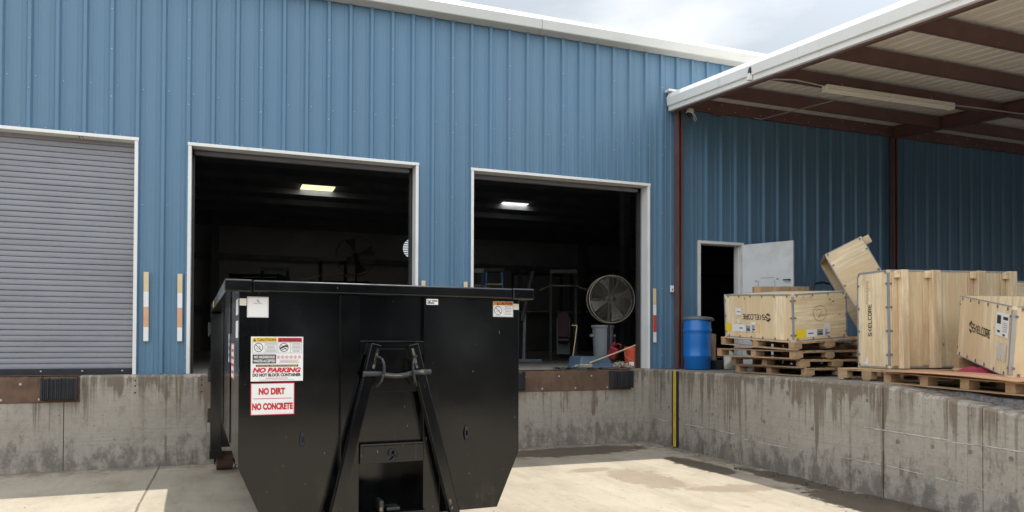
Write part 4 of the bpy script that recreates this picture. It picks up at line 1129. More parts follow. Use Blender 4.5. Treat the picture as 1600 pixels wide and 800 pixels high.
def crate(label, loc, rot, sx, sy, sz, lid=True, grain=('z','z'), ew=0.022, left=True, group='plywood crates on the dock', clips=(6,4,3), matrix=None):
    t = thing('crate', label, 'crate', loc, rot, group)
    if matrix is not None: t.matrix_world = matrix
    th = 0.012
    MB().box(th, sx-th, 0, th, 0, sz).build('front_panel', M['ply_'+grain[1]], t)
    MB().box(th, sx-th, sy-th, sy, 0, sz).build('back_panel', M['ply_'+grain[1]], t)
    if left: MB().box(0, th, 0, sy, 0, sz).build('side_panel', M['ply_'+grain[0]], t)
    MB().box(sx-th, sx, 0, sy, 0, sz).build('side_panel', M['ply_'+grain[0]], t)
    MB().box(th, sx-th, th, sy-th, 0, th).build('base_panel', M['ply_x'], t)
    if lid: MB().box(th, sx-th, th, sy-th, sz-th, sz).build('lid', M['ply_x'], t)
    w, d = ew, 0.0022
    # folded steel angles along the edges
    def ang(x, y, z, ax, dx, dy, dz, ln):
        m = MB()
        def bb(x0,x1,y0,y1,z0,z1): m.box(min(x0,x1),max(x0,x1),min(y0,y1),max(y0,y1),min(z0,z1),max(z0,z1))
        if ax == 'z': bb(x-dx*d,x+dx*w,y-dy*d,y,z,z+ln); bb(x-dx*d,x,y,y+dy*w,z,z+ln)
        if ax == 'x': bb(x,x+ln,y-dy*d,y+dy*w,z-dz*d,z); bb(x,x+ln,y-dy*d,y,z,z+dz*w)
        if ax == 'y': bb(x-dx*d,x+dx*w,y,y+ln,z-dz*d,z); bb(x-dx*d,x,y,y+ln,z,z+dz*w)
        m.build('steel_edge', M['edge'], t)
    for X, dx in ((0,1),(sx,-1)):
        for Y, dy in ((0,1),(sy,-1)): ang(X,Y,0.034,'z',dx,dy,0,sz-0.068)
        for Z, dz in ((0,1),(sz,-1)):
            if Z or True: ang(X,0.034,Z,'y',dx,0,dz,sy-0.068)
    for Y, dy in ((0,1),(sy,-1)):
        for Z, dz in ((0,1),(sz,-1)): ang(0.034,Y,Z,'x',0,dy,dz,sx-0.068)
    # wire clips
    def clip(pl_, a, b_, flip):
        m = MB(); c = 0.009
        P_ = lambda x, y: pl_.P(a+(x if not flip else y), b_+(y if not flip else x), 0.005)
        m.tube([P_(-c,-0.018),P_(-c,0.012),P_(-c*0.2,0.018),P_(-c*0.2,-0.004),P_(c*0.2,-0.004),P_(c*0.2,0.018),P_(c,0.012),P_(c,-0.018)], 0.0025, 5)
        m.build('wire_clip', M['wire'], t)
    LFp = Plane((-0.003,sy,0),(0,-1,0),(0,0,1)); FRp = Plane((0,-0.003,0),(1,0,0),(0,0,1))
    n1, n2, n3 = clips
    for pl_, L_, n in ((LFp,sy,n1),(FRp,sx,n2)):
        for k in range(n):
            a = L_*(0.07+0.86*k/max(1,n-1))
            clip(pl_, a, sz-0.03, False); clip(pl_, a, 0.03, False)
        for k in range(n3 if (left or pl_ is FRp) else 0):
            v = sz*(0.14+0.72*k/max(1,n3-1))
            clip(pl_, L_-0.03 if pl_ is FRp else 0.03, v, True)
            clip(pl_, 0.03 if pl_ is FRp else L_-0.03, v, True)
    return t, LFp, FRp

GLY = {
 'S': [[(1,1),(0,1),(0,.54),(1,.46),(1,0),(0,0)]], 'K': [[(.85,1),(.2,.5),(.85,0)]], 'E': [[(1,1),(.25,1),(0,.8),(0,.2),(.25,0),(1,0)],[(.25,.5),(.9,.5)]],
 'L': [[(0,1),(0,.2),(.2,0),(1,0)]], 'C': [[(1,1),(.2,1),(0,.8),(0,.2),(.2,0),(1,0)]], 'O': [[(.2,1),(.8,1),(1,.8),(1,.2),(.8,0),(.2,0),(0,.2),(0,.8),(.2,1)]],
 'R': [[(0,0),(0,1),(.8,1),(1,.85),(1,.6),(.8,.46),(.2,.46)],[(.55,.46),(1,0)]]}
def maker_mark(t, pl_, a, b_, h, ang=0.0, logo=True, lift=0.002):
    """emblem and lettering starting at (a,b), running along ang"""
    u = pl_.u*math.cos(ang)+pl_.v*math.sin(ang); v = -pl_.u*math.sin(ang)+pl_.v*math.cos(ang)
    p = Plane(pl_.P(a, b_, lift), u, v)
    m = MB(); x = 0.0
    if logo:
        r = h*0.95; cx_, cy_ = r*0.86, h/2
        hexa = [(cx_+r*math.cos(R(90+60*k)), cy_+r*math.sin(R(90+60*k))) for k in range(6)]
        # three bands of the emblem with an S-shaped gap between them
        m.add([p.P(*hexa[0]),p.P(*hexa[1]),p.P(cx_-r*.87,cy_+r*.12),p.P(cx_+r*.05,cy_+r*.62),p.P(cx_+r*.55,cy_+r*.36),p.P(*hexa[5])], [(0,1,2,3,4,5)])
        m.add([p.P(cx_-r*.87,cy_-r*.02),p.P(cx_-r*.87,cy_-r*.16),p.P(cx_-r*.35,cy_+r*.26),p.P(cx_+r*.87,cy_-r*.40),p.P(cx_+r*.87,cy_+r*.14),p.P(cx_+r*.60,cy_+r*.02),p.P(cx_-r*.2,cy_+r*.42)], [(0,1,2,3,4,5,6)])
        m.add([p.P(*hexa[2]),p.P(cx_-r*.45,cy_-r*.30),p.P(cx_+r*.05,cy_-r*.52),p.P(cx_+r*.72,cy_-r*.42),p.P(*hexa[3])], [(4,3,2,1,0)])
        x = r*1.74+h*0.22
    for ch in 'SKELCORE':
        cw = h*0.62
        for st in GLY[ch]: p.stroke(m, [(x+px_*cw, py_*h) for px_, py_ in st], h*0.17, 0.0)
        x += cw+h*0.30
    m.build('maker_lettering', M['ink'], t)
def paper(t, pl_, a, b_, w, h, mt='paper', name='shipping_label', lift=0.0022):
    m = MB(); pl_.rect(m, a, b_, w, h, lift+0.001, 0.001); return m.build(name, M[mt], t), Plane(pl_.P(a, b_, lift+0.001), pl_.u, pl_.v)

# --- stack of pallets carrying the upside-down crate
gp_ = 'wooden pallets under the crates'
pallet('bottom pallet of the stack behind the blue drum, mostly hidden by the dock edge', (0.56,-3.06,H), (0,0,0.02), 1.25, 1.45, seed=1)
pallet('second lowest pallet of the stack carrying the low crate with yellow labels', (0.50,-3.03,H+0.1155), (0,0,-0.015), 1.25, 1.50, seed=2)
pallet('second highest pallet of the stack, sticking out furthest towards the blue drum', (0.40,-3.02,H+0.231), (0.010,-0.014,0.01), 1.25, 1.66, seed=3)
pallet('topmost pallet of the stack, directly under the low crate with yellow labels', (0.37,-3.04,H+0.347), (0.050,-0.060,0.0), 1.25, 1.56, seed=4)
for k in range(4):
    pallet('one of a hidden stack of pallets behind the tall battened crate', (1.72,-3.20,H+k*0.1155), (0,0,0.01*k), 1.0, 1.35, seed=20+k, group='pallets hidden behind the crates')
c1, LF, FR = crate('low closed crate with upside-down black lettering and yellow labels on the pallet stack', (0.44,-2.96,1.678), (0.055,-0.078,0.0), 0.935, 1.46, 0.645, grain=('z','x'))
maker_mark(c1, LF, 1.46*0.70, 0.645*0.55, 0.066, math.pi)
for a, w, mt, v0, hh in ((0.02,0.135,'ylabel',0.10,0.115),(0.175,0.34,'paper',0.10,0.105),(0.49,0.20,'paper',0.10,0.105)): paper(c1, LF, a, v0, w, hh, mt)
paper(c1, LF, 0.62, 0.10, 0.085, 0.150); paper(c1, LF, 0.27, 0.34, 0.13, 0.105); paper(c1, LF, 0.30, 0.22, 0.055, 0.06)
o, p = paper(c1, LF, 0.50, 0.108, 0.095, 0.085, 'greyprint', 'printed_square', 0.0036)
put(o, M['ink'], lambda m: (p.rect(m,0.012,0.012,0.07,0.02,0.001), p.rect(m,0.02,0.04,0.05,0.008,0.001)), 'print')
put(c1, M['ink'], lambda m: (LF.rect(m,0.635,0.135,0.06,0.014,0.0042), LF.rect(m,0.35,0.145,0.075,0.014,0.0042), LF.rect(m,0.30,0.385,0.075,0.010,0.0042)), 'print')
put(c1, M['ylabel'], lambda m: (LF.stroke(m,[(0.735,0.21),(0.79,0.205),(0.795,0.11),(0.74,0.115)],0.012,0.003), LF.stroke(m,[(0.74,0.16),(0.785,0.16)],0.010,0.003)), 'yellow_mark')
paper(c1, FR, 0.045, 0.05, 0.165, 0.115, 'ylabel'); paper(c1, FR, 0.212, 0.05, 0.38, 0.105); paper(c1, FR, 0.53, 0.05, 0.10, 0.165)
o, p = paper(c1, FR, 0.395, 0.062, 0.11, 0.088, 'greyprint', 'printed_square', 0.0036)
put(o, M['ink'], lambda m: (p.rect(m,0.012,0.012,0.085,0.022,0.001), p.rect(m,0.02,0.048,0.065,0.01,0.001)), 'print')
put(c1, M['ink'], lambda m: (FR.rect(m,0.545,0.08,0.08,0.014,0.0042), FR.rect(m,0.245,0.095,0.09,0.014,0.0042)), 'print')
def f(m):
    FR.stroke(m, [(0.455+0.115*math.cos(a*0.3+0.4)*(1+0.05*math.sin(a)), 0.365+0.105*math.sin(a*0.3+0.4)) for a in range(22)], 0.006, 0.003)
    FR.stroke(m, [(0.385,0.40),(0.42,0.425),(0.47,0.41),(0.485,0.385),(0.44,0.33),(0.425,0.305),(0.47,0.33),(0.53,0.335)], 0.006, 0.003)
put(c1, M['pencil'], f, 'circled_number')
M['knot'] = mat('dark_knot', (0.16,0.085,0.04), 0.7, 0.2, 20)
put(c1, M['knot'], lambda m: [m.add([FR.P(x+rr*1.5*math.cos(k*0.6283), z+rr*math.sin(k*0.6283), 0.0028) for k in range(10)], [tuple(range(10))]) for x, z, rr in ((0.63,0.545,0.010),(0.69,0.515,0.011),(0.18,0.60,0.006),(0.30,0.585,0.006),(0.80,0.33,0.007))], 'knot')
# upright pallet behind that crate
pallet('grey-brown pallet standing on edge behind the low crate, only its top showing', (1.06,-1.34,H), (R(90),0,-0.36), 0.86, 1.33, nb=6, seed=9, group='wooden pallets under the crates')

# --- tall crate standing on its side with four battens
pallet('long pallet lying under the tall battened crate near the wall edge', (0.55,-4.52,H), (0,0,-0.02), 2.2, 0.92, h=0.142, nb=5, axis='x', seed=5)
c2, LF, FR = crate('tall crate standing on its side with four rough battens facing the yard', (0.78,-4.20,1.368), (0,-0.012,-0.126), 1.89, 0.546, 1.19, grain=('z','z'), clips=(2,0,4))
for k, (xa, xb) in enumerate(((0.12,0.215),(0.555,0.675),(1.225,1.345),(1.715,1.815))):
    MB().box(xa, xb, -0.092, -0.003, -0.002, 1.186).build('batten', M['bat_z'], c2, bevel=0.006, seg=2)
    MB().box(xa-0.075, xa-0.002, -0.020, -0.003, 0.03, 1.16).build('batten_shade_board', M['batshade_z'], c2, bevel=0.003, seg=1)  # darker board stands in for the shaded left side of the batten
    MB().box(xa-0.060, xa-0.004, -0.070, -0.021, 1.09, 1.175).build('batten_block', M['ply_x'], c2, bevel=0.004, seg=1)
maker_mark(c2, LF, 0.255, 0.395, 0.055, R(90), logo=False)
def f(m):
    q = random.Random(4); y = 0.80
    for k in range(8):
        LF.stroke(m, [(0.15+0.03*q.random(), y+0.005), (0.21+0.03*q.random(), y+0.01*q.random())], 0.004, 0.0025)
        LF.stroke(m, [(0.16+0.02*q.random(), y+0.02), (0.20+0.03*q.random(), y+0.03)], 0.004, 0.0025); y += 0.036
put(c2, M['pencil'], f, 'handwriting')
put(c2, M['paper'], lambda m: m.add([LF.P(x,z,0.003) for x,z in ((0.10,0.05),(0.19,0.03),(0.20,0.09),(0.165,0.15),(0.15,0.08))], [(0,1,2,3,4)]), 'torn_label')
put(c2, M['ink'], lambda m: m.add([FR.P(x,z,0.001) for x,z in ((0.225,0.52),(0.25,0.52),(0.25,0.60),(0.225,0.60))], [(0,1,2,3)]), 'slot')

# --- pallets, plywood and the open crate at the front
pallet('long front pallet beside the sloping wall edge under the open crate', (0.28,-6.55,1.175), (0.024,0,0.0), 1.2, 1.98, h=0.128, nb=8, seed=6, rows=5)
pl_o = MB()
nx = 14
for i in range(nx+1):
    for j in range(9):
        u = i/nx; v = j/8; pl_o.v.append(Vector((1.35*v, 1.62*u, 0.020*math.sin(u*3.1)*(1-v)+0.012*math.sin(v*6))))
for i in range(nx):
    for j in range(8):
        a = i*9+j; pl_o.f.append((a, a+1, a+10, a+9))
ply = pl_o.build('plywood_sheet', M['plyred'], None, smooth=60)
so = ply.modifiers.new('thick', 'SOLIDIFY'); so.thickness = 0.014; so.offset = 1
ply.location = (0.13,-6.22,1.318); ply.rotation_euler = (0.018,0.0,-0.05)
tag(ply, 'reddish brown plywood sheet lying over the front pallet', 'plywood sheet')
s = MB(); s.box(0,1.15,0,0.24,0,0.012); s.box(0.3,1.25,0.30,0.44,0,0.014)
o = s.build('loose_board', M['pal_x'], None, bevel=0.002, seg=1); o.location = (0.85,-5.25,1.375); o.rotation_euler = (0,0,0.12)
tag(o, 'pale loose boards lying on the reddish plywood beside the tall crate', 'board')
s = MB(); s.box(0,0.34,0,0.09,0,0.135); o = s.build('wood_block', M['pal_x'], None, bevel=0.004, seg=1); o.location = (1.22,-4.76,1.372); o.rotation_euler = (0,0,-0.3)
tag(o, 'short wood block propping up the back corner of the open crate', 'wood block')
s = MB(); q = random.Random(8); n1, n2 = 18, 12
for i in range(n1+1):
    for j in range(n2+1):
        u, v = i/n1, j/n2; e = math.sin(math.pi*u)*math.sin(math.pi*v)
        s.v.append(Vector((0.42*(u-0.5), 0.30*(v-0.5), 0.075*e**0.5*(0.7+0.3*math.sin(u*17+v*5))+0.01*q.random()*e)))
for i in range(n1):
    for j in range(n2):
        a = i*(n2+1)+j; s.f.append((a, a+n2+1, a+n2+2, a+1))
o = s.build('red_bag', M['pinkred'], None, smooth=70); o.location = (0.82,-5.30,1.36); o.rotation_euler = (0,0,-0.7)
tag(o, 'crumpled crimson bag lying under the raised open crate', 'bag')
Rm = Matrix.Translation((0.354,-5.965,1.342)) @ Matrix.Rotation(R(-36.8),4,'Z') @ Matrix.Rotation(R(7.0),4,'X') @ Matrix.Rotation(R(1.5),4,'Y')
c3, LF, FR = crate('open topped crate tilted forward at the right end with black lettering and a white label', (0,0,0), (0,0,0), 1.15, 1.66, 0.69, lid=False, grain=('z','z'), clips=(6,3,2), matrix=Rm, ew=0.009)
MB().box(-0.006,-0.0028,-0.006,0.03,0.03,0.66).add([(-0.006,-0.006,0.03),(0.034,-0.006,0.03),(0.034,-0.003,0.03),(-0.006,-0.003,0.03),(-0.006,-0.006,0.66),(0.034,-0.006,0.66),(0.034,-0.003,0.66),(-0.006,-0.003,0.66)], [(0,3,2,1),(4,5,6,7),(0,1,5,4),(1,2,6,5),(2,3,7,6),(3,0,4,7)]).build('corner_angle', M['conduit'], c3)
maker_mark(c3, LF, 0.40, 0.335, 0.076, -0.02)
o, p = paper(c3, LF, 1.24, 0.375, 0.36, 0.235)
put(o, M['ink'], lambda m: (p.rect(m,0.03,0.12,0.11,0.085,0.001), p.rect(m,0.20,0.17,0.13,0.03,0.001), p.rect(m,0.05,0.035,0.08,0.02,0.001), p.rect(m,0.21,0.01,0.06,0.02,0.001)), 'print')
put(o, M['greyprint'], lambda m: tiny_lines(p,m,0.19,0.05,0.14,0.10,5,0.001,0.4), 'fine_print')
paper(c3, LF, 1.30, 0.14, 0.27, 0.17, 'film', 'label_film')

# --- open box leaning behind
TL = Vector((1.416,-2.49,2.95)); bv = Vector((0.3346,-0.3271,-0.9046)).normalized(); cv = Vector((0.6373,0.7694,-0.0425))
cv = (cv-bv*cv.dot(bv)).normalized(); zv = -bv; yv = cv; xv = yv.cross(zv)
og = TL+bv*1.40
mt_ = Matrix(((xv.x,yv.x,zv.x,og.x),(xv.y,yv.y,zv.y,og.y),(xv.z,yv.z,zv.z,og.z),(0,0,0,1)))
c4, LF, FR = crate('open sided crate tipped up at an angle behind the others against the blue wall', (0,0,0), (0,0,0), 0.55, 1.0, 1.40, grain=('x','x'), clips=(0,2,4), matrix=mt_, ew=0.010, left=False)
MB().box(0.553, 0.66, 0.10, 0.20, 1.27, 1.385).build('batten_block', M['ply_x'], c4, bevel=0.004, seg=1)
c5, LF, FR = crate('dim crate at the far right behind the tall battened crate', (3.02,-3.95,H), (0,0,-0.05), 0.9, 0.7, 1.30, grain=('z','x'), clips=(2,3,3))

# ================================================================== DOCK CLUTTER
dr = thing('drum', 'blue plastic drum with a grey lid standing by the brown post', 'drum', (0.72,-0.36,H), (0,0,0.4))
s = MB(); s.lathe([(0.0,0.0),(0.205,0.0),(0.222,0.02),(0.224,0.20),(0.234,0.215),(0.234,0.235),(0.226,0.25),(0.230,0.40),(0.230,0.58),(0.226,0.62),(0.238,0.64),(0.238,0.665),(0.226,0.685),(0.222,0.80),(0.210,0.83)], 40); s.build('drum_body', M['bluepl'], dr, smooth=40)
s = MB(Matrix.Translation((0.03,0,0.82)) @ Matrix.Rotation(R(3),4,'Y')); s.lathe([(0.20,0.0),(0.255,-0.005),(0.262,0.010),(0.258,0.032),(0.235,0.052),(0.12,0.066),(0.0,0.068)], 40); s.build('drum_lid', M['greypl'], dr, smooth=50)
for k, (x, y, h_, a) in enumerate(((0.98,-0.10,0.72,0.10),(1.06,-0.16,0.52,0.05),(1.12,-0.22,0.62,0.16))):
    s = MB(); s.box(0,0.09,0,0.035,0,h_); o = s.build('leaning_board', M['pal_z'], None, bevel=0.003, seg=1); o.location = (x,y,H); o.rotation_euler = (-0.13,a,0.2)
    tag(o, ('tall grey-brown board leaning behind the blue drum', 'shortest offcut board leaning between drum and pallets', 'middling offcut board leaning nearest the pallet stack')[k], 'board', 'offcut boards leaning by the drum')
s = MB(); q = random.Random(2)
s.add([(0,0,0),(0.30,0.02,0.0),(0.34,0.10,0.22),(0.20,0.14,0.34),(0.05,0.08,0.20),(0.16,0.02,0.16)], [(0,1,5),(1,2,5),(2,3,5),(3,4,5),(4,0,5)])
o = s.build('plastic_film', M['film'], None, smooth=10); o.location = (1.12,-0.55,H+0.004)
so = o.modifiers.new('thick','SOLIDIFY'); so.thickness = 0.004
tag(o, 'crumpled pale plastic film on the dock between the drum and the pallets', 'plastic film')
tb_ = thing('tool_box', 'small dark toolbox on the dock floor behind the blue drum', 'toolbox', (1.0,-0.55,H), (0,0,0.3))
s = MB(); s.box(0,0.36,0,0.2,0,0.15); s.build('case', M['rubber'], tb_, bevel=0.01)
s = MB(); s.tube([(0.08,0.1,0.15),(0.08,0.1,0.20),(0.28,0.1,0.20),(0.28,0.1,0.15)],0.01,8); s.build('handle', M['greypl'], tb_)

# yard debris along the side wall
s = MB(); q = random.Random(11)
def rock(x, y, r):
    n = 7; base = [(x+r*math.cos(6.283*k/n)*(0.7+0.5*q.random()), y+r*math.sin(6.283*k/n)*(0.7+0.5*q.random()), 0.001) for k in range(n)]
    top = [(x+(bx-x)*0.6, y+(by-y)*0.6, r*(0.35+0.4*q.random())) for bx, by, _ in base]
    s.add(base+top, [tuple(range(n,2*n))]+[(k,(k+1)%n,n+(k+1)%n,n+k) for k in range(n)])
for x, y, r in ((-0.36,-2.78,0.035),(-0.33,-2.83,0.022),(-0.25,-3.34,0.05),(-0.28,-3.95,0.042),(-0.20,-3.90,0.03),(-0.14,-4.1,0.03),(-0.22,-4.3,0.026)): rock(x, y, r)
for k in range(170):
    y = -0.2-q.random()*6.5; x = -0.03-abs(q.gauss(0,0.11))
    rock(x, y, 0.004+0.012*q.random()**2)
for k in range(70):
    rock(-0.1-q.random()*2.6, -0.03-abs(q.gauss(0,0.06)), 0.004+0.010*q.random()**2)
for k in range(60):
    rock(-9+q.random()*8.5, -6+q.random()*5.8, 0.003+0.006*q.random()**2)
kind(s.build('yard_debris', M['debris'], None), 'stuff')

# ================================================================== INSIDE THE WAREHOUSE
def ceil_light(x, y, z, sx, sy, m_, label):
    t = thing('ceiling_light', label, 'ceiling light', (x,y,z), (0,0,0), 'ceiling lights inside the warehouse')
    s = MB(); s.prism([(-sx/2,-sy/2,0.0),(sx/2,-sy/2,0.0),(sx/2-0.03,-sy/2+0.05,0.1),(-sx/2+0.03,-sy/2+0.05,0.1)], (0,sy,0)); s.build('housing', M['white'], t)
    s = MB(); s.box(-sx/2+0.01,sx/2-0.01,-sy/2+0.012,sy/2-0.012,-0.03,-0.001); s.build('diffuser', m_, t)
    ld_ = bpy.data.lights.new('lamp_glow', 'AREA'); ld_.shape = 'RECTANGLE'; ld_.size = sx*0.95; ld_.size_y = sy*0.95; ld_.energy = 3.5; ld_.color = (1.0,0.96,0.84)
    lo_ = bpy.data.objects.new('lamp_glow', ld_); COL.objects.link(lo_); lo_.parent = t; lo_.location = (0,0,-0.04)
    s = MB(); s.tube([(-sx*0.3,0,0.1),(-sx*0.3,0,0.4)],0.006,6); s.tube([(sx*0.3,0,0.1),(sx*0.3,0,0.4)],0.006,6); s.build('hanger', M['conduit'], t)
ceil_light(-3.64,17.1,7.27,1.18,1.05,M['lamp'],'lit yellowish ceiling light seen through the middle doorway')
ceil_light(4.22,17.35,7.30,1.12,0.34,M['lamp2'],'lit white ceiling light seen through the doorway with the fan')

def drum_fan(loc, r, pole, yaw, label):
    t = thing('pedestal_fan', label, 'fan', loc, (0,0,yaw), 'pedestal fans inside the warehouse')
    T_ = Matrix.Translation((0,0,pole)) @ Matrix.Rotation(R(90),4,'X')
    s = MB(T_)
    s.torus(r,0.012,48,8)
    for k in range(11): s.torus(r*(0.14+0.078*k),0.0024,40,5,Matrix.Translation((0,0,0.085*(1-((0.14+0.078*k)**2)))))
    for k in range(24):
        a = 2*math.pi*k/24; s.tube([(math.cos(a)*r*f_,math.sin(a)*r*f_,0.085*(1-f_*f_)) for f_ in (0.1,0.4,0.7,0.99)],0.0024,5)
    s.torus(r,0.010,48,8,Matrix.Translation((0,0,-0.16)))
    for k in range(12):
        a = 2*math.pi*k/12; s.tube([(math.cos(a)*r,math.sin(a)*r,0),(math.cos(a)*r,math.sin(a)*r,-0.16),(math.cos(a)*r*0.15,math.sin(a)*r*0.15,-0.22)],0.003,5)
    s.build('guard', M['guard'], t, smooth=60)
    s = MB(T_)
    for k in range(4):
        a0 = k*math.pi/2+0.35; n = 6; row = []
        for i in range(n+1):
            f_ = 0.14+0.80*i/n; wd = 0.30+0.30*f_
            for sg in (-1,1): row.append((math.cos(a0+sg*wd*0.5)*r*f_, math.sin(a0+sg*wd*0.5)*r*f_, -0.06+sg*0.045))
        s.add(row, [(2*i,2*i+1,2*i+3,2*i+2) for i in range(n)])
    o = s.build('blade', M['fanblade'], t); so = o.modifiers.new('thick','SOLIDIFY'); so.thickness = 0.003
    s = MB(T_); s.lathe([(0.0,0.06),(0.045,0.05),(0.05,-0.09),(0.085,-0.10),(0.09,-0.28),(0.0,-0.30)],20); s.build('motor', M['gym'], t, smooth=40)
    s = MB(); s.tube([(0,0.20,0.03),(0,0.20,pole)],0.024,12); s.lathe([(0.0,0.0),(0.30,0.0),(0.30,0.02),(0.06,0.05),(0.03,0.06)],28,Matrix.Translation((0,0.2,0))); s.build('stand', M['gym'], t, smooth=40)
    return t
drum_fan((-0.075,1.15,H-0.002), 0.435, 1.24, -0.16, 'big round pedestal fan standing in the right doorway')
drum_fan((-3.5,9.0,H), 0.52, 2.72, -0.2, 'dim pedestal fan silhouette raised high behind the container')

tc_ = thing('trash_can', 'grey plastic trash can standing under the pedestal fan', 'trash can', (-0.05,1.56,H-0.003))
s = MB(); s.lathe([(0.0,0.0),(0.155,0.0),(0.165,0.02),(0.20,0.72),(0.222,0.725),(0.222,0.77),(0.205,0.77),(0.195,0.72),(0.15,0.04),(0.0,0.04)],32); s.build('can_body', M['canpl'], tc_, smooth=40)
for xa in (-0.26, 0.205):
    s = MB(); s.box(xa,xa+0.055,-0.04,0.04,0.55,0.60); s.build('can_handle', M['canpl'], tc_, bevel=0.008)
bk = thing('bucket', 'orange red plastic bucket with a white label at the doorway edge', 'bucket', (0.045,0.62,H-0.003), (0,0,-0.5))
s = MB(); s.lathe([(0.0,0.0),(0.125,0.0),(0.13,0.01),(0.145,0.30),(0.155,0.302),(0.155,0.33),(0.150,0.37),(0.143,0.37),(0.122,0.02),(0.0,0.015)],32); s.build('bucket_body', M['bucket'], bk, smooth=40)
s = MB()
for k in range(7):
    a0 = -math.pi/2-0.45+k*0.09; a1 = a0+0.09
    s.add([(math.cos(a0)*0.1375,math.sin(a0)*0.1375,0.02),(math.cos(a1)*0.1375,math.sin(a1)*0.1375,0.02),(math.cos(a1)*0.1395,math.sin(a1)*0.1395,0.11),(math.cos(a0)*0.1395,math.sin(a0)*0.1395,0.11)],[(0,1,2,3)])
s.build('bucket_label', M['paper'], bk)
s = MB(); s.tube([(-0.15,0,0.33),(-0.13,-0.09,0.20),(0,-0.16,0.13),(0.13,-0.09,0.20),(0.15,0,0.33)],0.004,6); s.build('wire_bail', M['conduit'], bk)
jc = gcan = thing('gas_can', 'red plastic fuel can lying tilted beside the orange bucket', 'fuel can', (-0.16,1.02,H+0.16), (0.12,0.42,-0.9))
s = MB(); s.box(-0.11,0.12,-0.08,0.08,0,0.30); s.box(-0.10,-0.02,-0.03,0.03,0.30,0.42); s.build('can_body', M['redpl'], jc, bevel=0.03, seg=3)
s = MB(); s.tube([(0.0,0,0.355),(0.02,0,0.42),(0.12,0,0.42),(0.135,0,0.35)],0.018,10); s.build('can_handle', M['redpl'], jc, smooth=50)
s = MB(); s.tube([(-0.06,0,0.42),(-0.06,0,0.45),(-0.12,0,0.52)],0.018,10); s.build('spout', M['rubber'], jc)
gcan.scale = (0.72,0.72,0.72)
to = thing('dust_bin', 'slate blue plastic bin lying on its side in the right doorway', 'bin', (-0.78,0.60,H), (0,0,0.1))
s = MB(); s.prism([(-0.36,-0.2,0.0),(0.36,-0.2,0.0),(0.30,-0.1,0.20),(-0.25,-0.1,0.21)],(0,0.42,0)); s.build('bin_body', M['toteblue'], to, bevel=0.03, seg=3)
s = MB(); s.box(-0.40,0.40,-0.25,-0.20,0.0,0.03); s.build('bin_lip', M['toteblue'], to, bevel=0.01)
br = thing('broom', 'pale wooden broom handle slanting across the right doorway clutter', 'broom')
s = MB(); s.tube([(-0.90,0.42,1.315),(0.02,0.44,1.625)],0.0125,10); s.build('handle', M['handle'], br, smooth=60)
s = MB(); s.box(-1.10,-0.86,0.38,0.46,1.225,1.30); s.build('brush_head', M['rubble'], br, bevel=0.02)
rd_ = thing('bent_rod', 'thin pale bent rod standing up in the right doorway', 'rod', (-0.90,1.2,H))
s = MB(); s.tube([(0.03,0,0.0),(0.16,0.05,0.73),(0.155,0.05,0.75),(0.06,0.05,0.755)],0.009,8); s.build('shaft', M['handle'], rd_, smooth=60)
s = MB(); q = random.Random(5)
for i in range(21):
    for j in range(11):
        u, v = i/20, j/10; s.v.append(Vector((-0.45+0.9*u, -0.22+0.44*v, 0.004+0.03*abs(math.sin(u*9+v*4))*q.random())))
for i in range(20):
    for j in range(10):
        a = i*11+j; s.f.append((a,a+11,a+12,a+1))
o = s.build('floor_mat', M['tarp'], None, smooth=50); o.location = (-1.10,0.36,H)
tag(o, 'crumpled dark green tarp lying on the sill of the right doorway', 'tarp')
s = MB(); q = random.Random(6)
def chunk(x, y, z, r):
    n = 6; b0 = [(x+r*math.cos(6.283*k/n)*(0.7+0.5*q.random()), y+r*math.sin(6.283*k/n)*(0.7+0.5*q.random()), z) for k in range(n)]
    t0 = [(x+(a-x)*0.6, y+(c-y)*0.6, z+r*(0.6+0.5*q.random())) for a, c, _ in b0]
    s.add(b0+t0, [tuple(range(n,2*n))]+[(k,(k+1)%n,n+(k+1)%n,n+k) for k in range(n)])
for k in range(110):
    x = -0.42+0.40*q.random(); y = 0.42+0.30*q.random(); d = 1-abs(x+0.22)/0.3
    chunk(x, y, H+0.10*max(0,d)*q.random(), 0.012+0.03*q.random())
for k in range(40): chunk(-1.15+0.25*q.random(), 0.45+0.15*q.random(), H+0.05*q.random(), 0.01+0.025*q.random())
kind(s.build('rubble', M['rubble'], None), 'stuff')

# blue stepladder
ld = thing('stepladder', 'blue stepladder with a dark top cap standing deep in the right doorway', 'stepladder', (-1.02,5.0,H), (0,0,-0.25))
s = MB()
for sg in (-1,1):
    MB().beam((sg*0.30,-0.30,0),(sg*0.17,-0.02,2.03),0.035,0.075,(0,1,0)).build('front_rail', M['ladderblue'], ld, bevel=0.004)
    MB().beam((sg*0.32,0.55,0),(sg*0.19,0.10,2.03),0.035,0.06,(0,1,0)).build('rear_rail', M['ladderblue'], ld, bevel=0.004)
for k in range(6):
    z = 0.3+k*0.29; w_ = 0.30-0.13*z/2.03
    s = MB(); s.box(-w_,w_,-0.30+0.28*z/2.03-0.04,-0.30+0.28*z/2.03+0.05,z-0.02,z+0.015); s.build('tread', M['handle'] if k == 5 else M['conduit'], ld)
s = MB(); s.box(-0.24,0.24,-0.10,0.16,2.03,2.12); s.build('top_cap', M['gym'], ld, bevel=0.01)

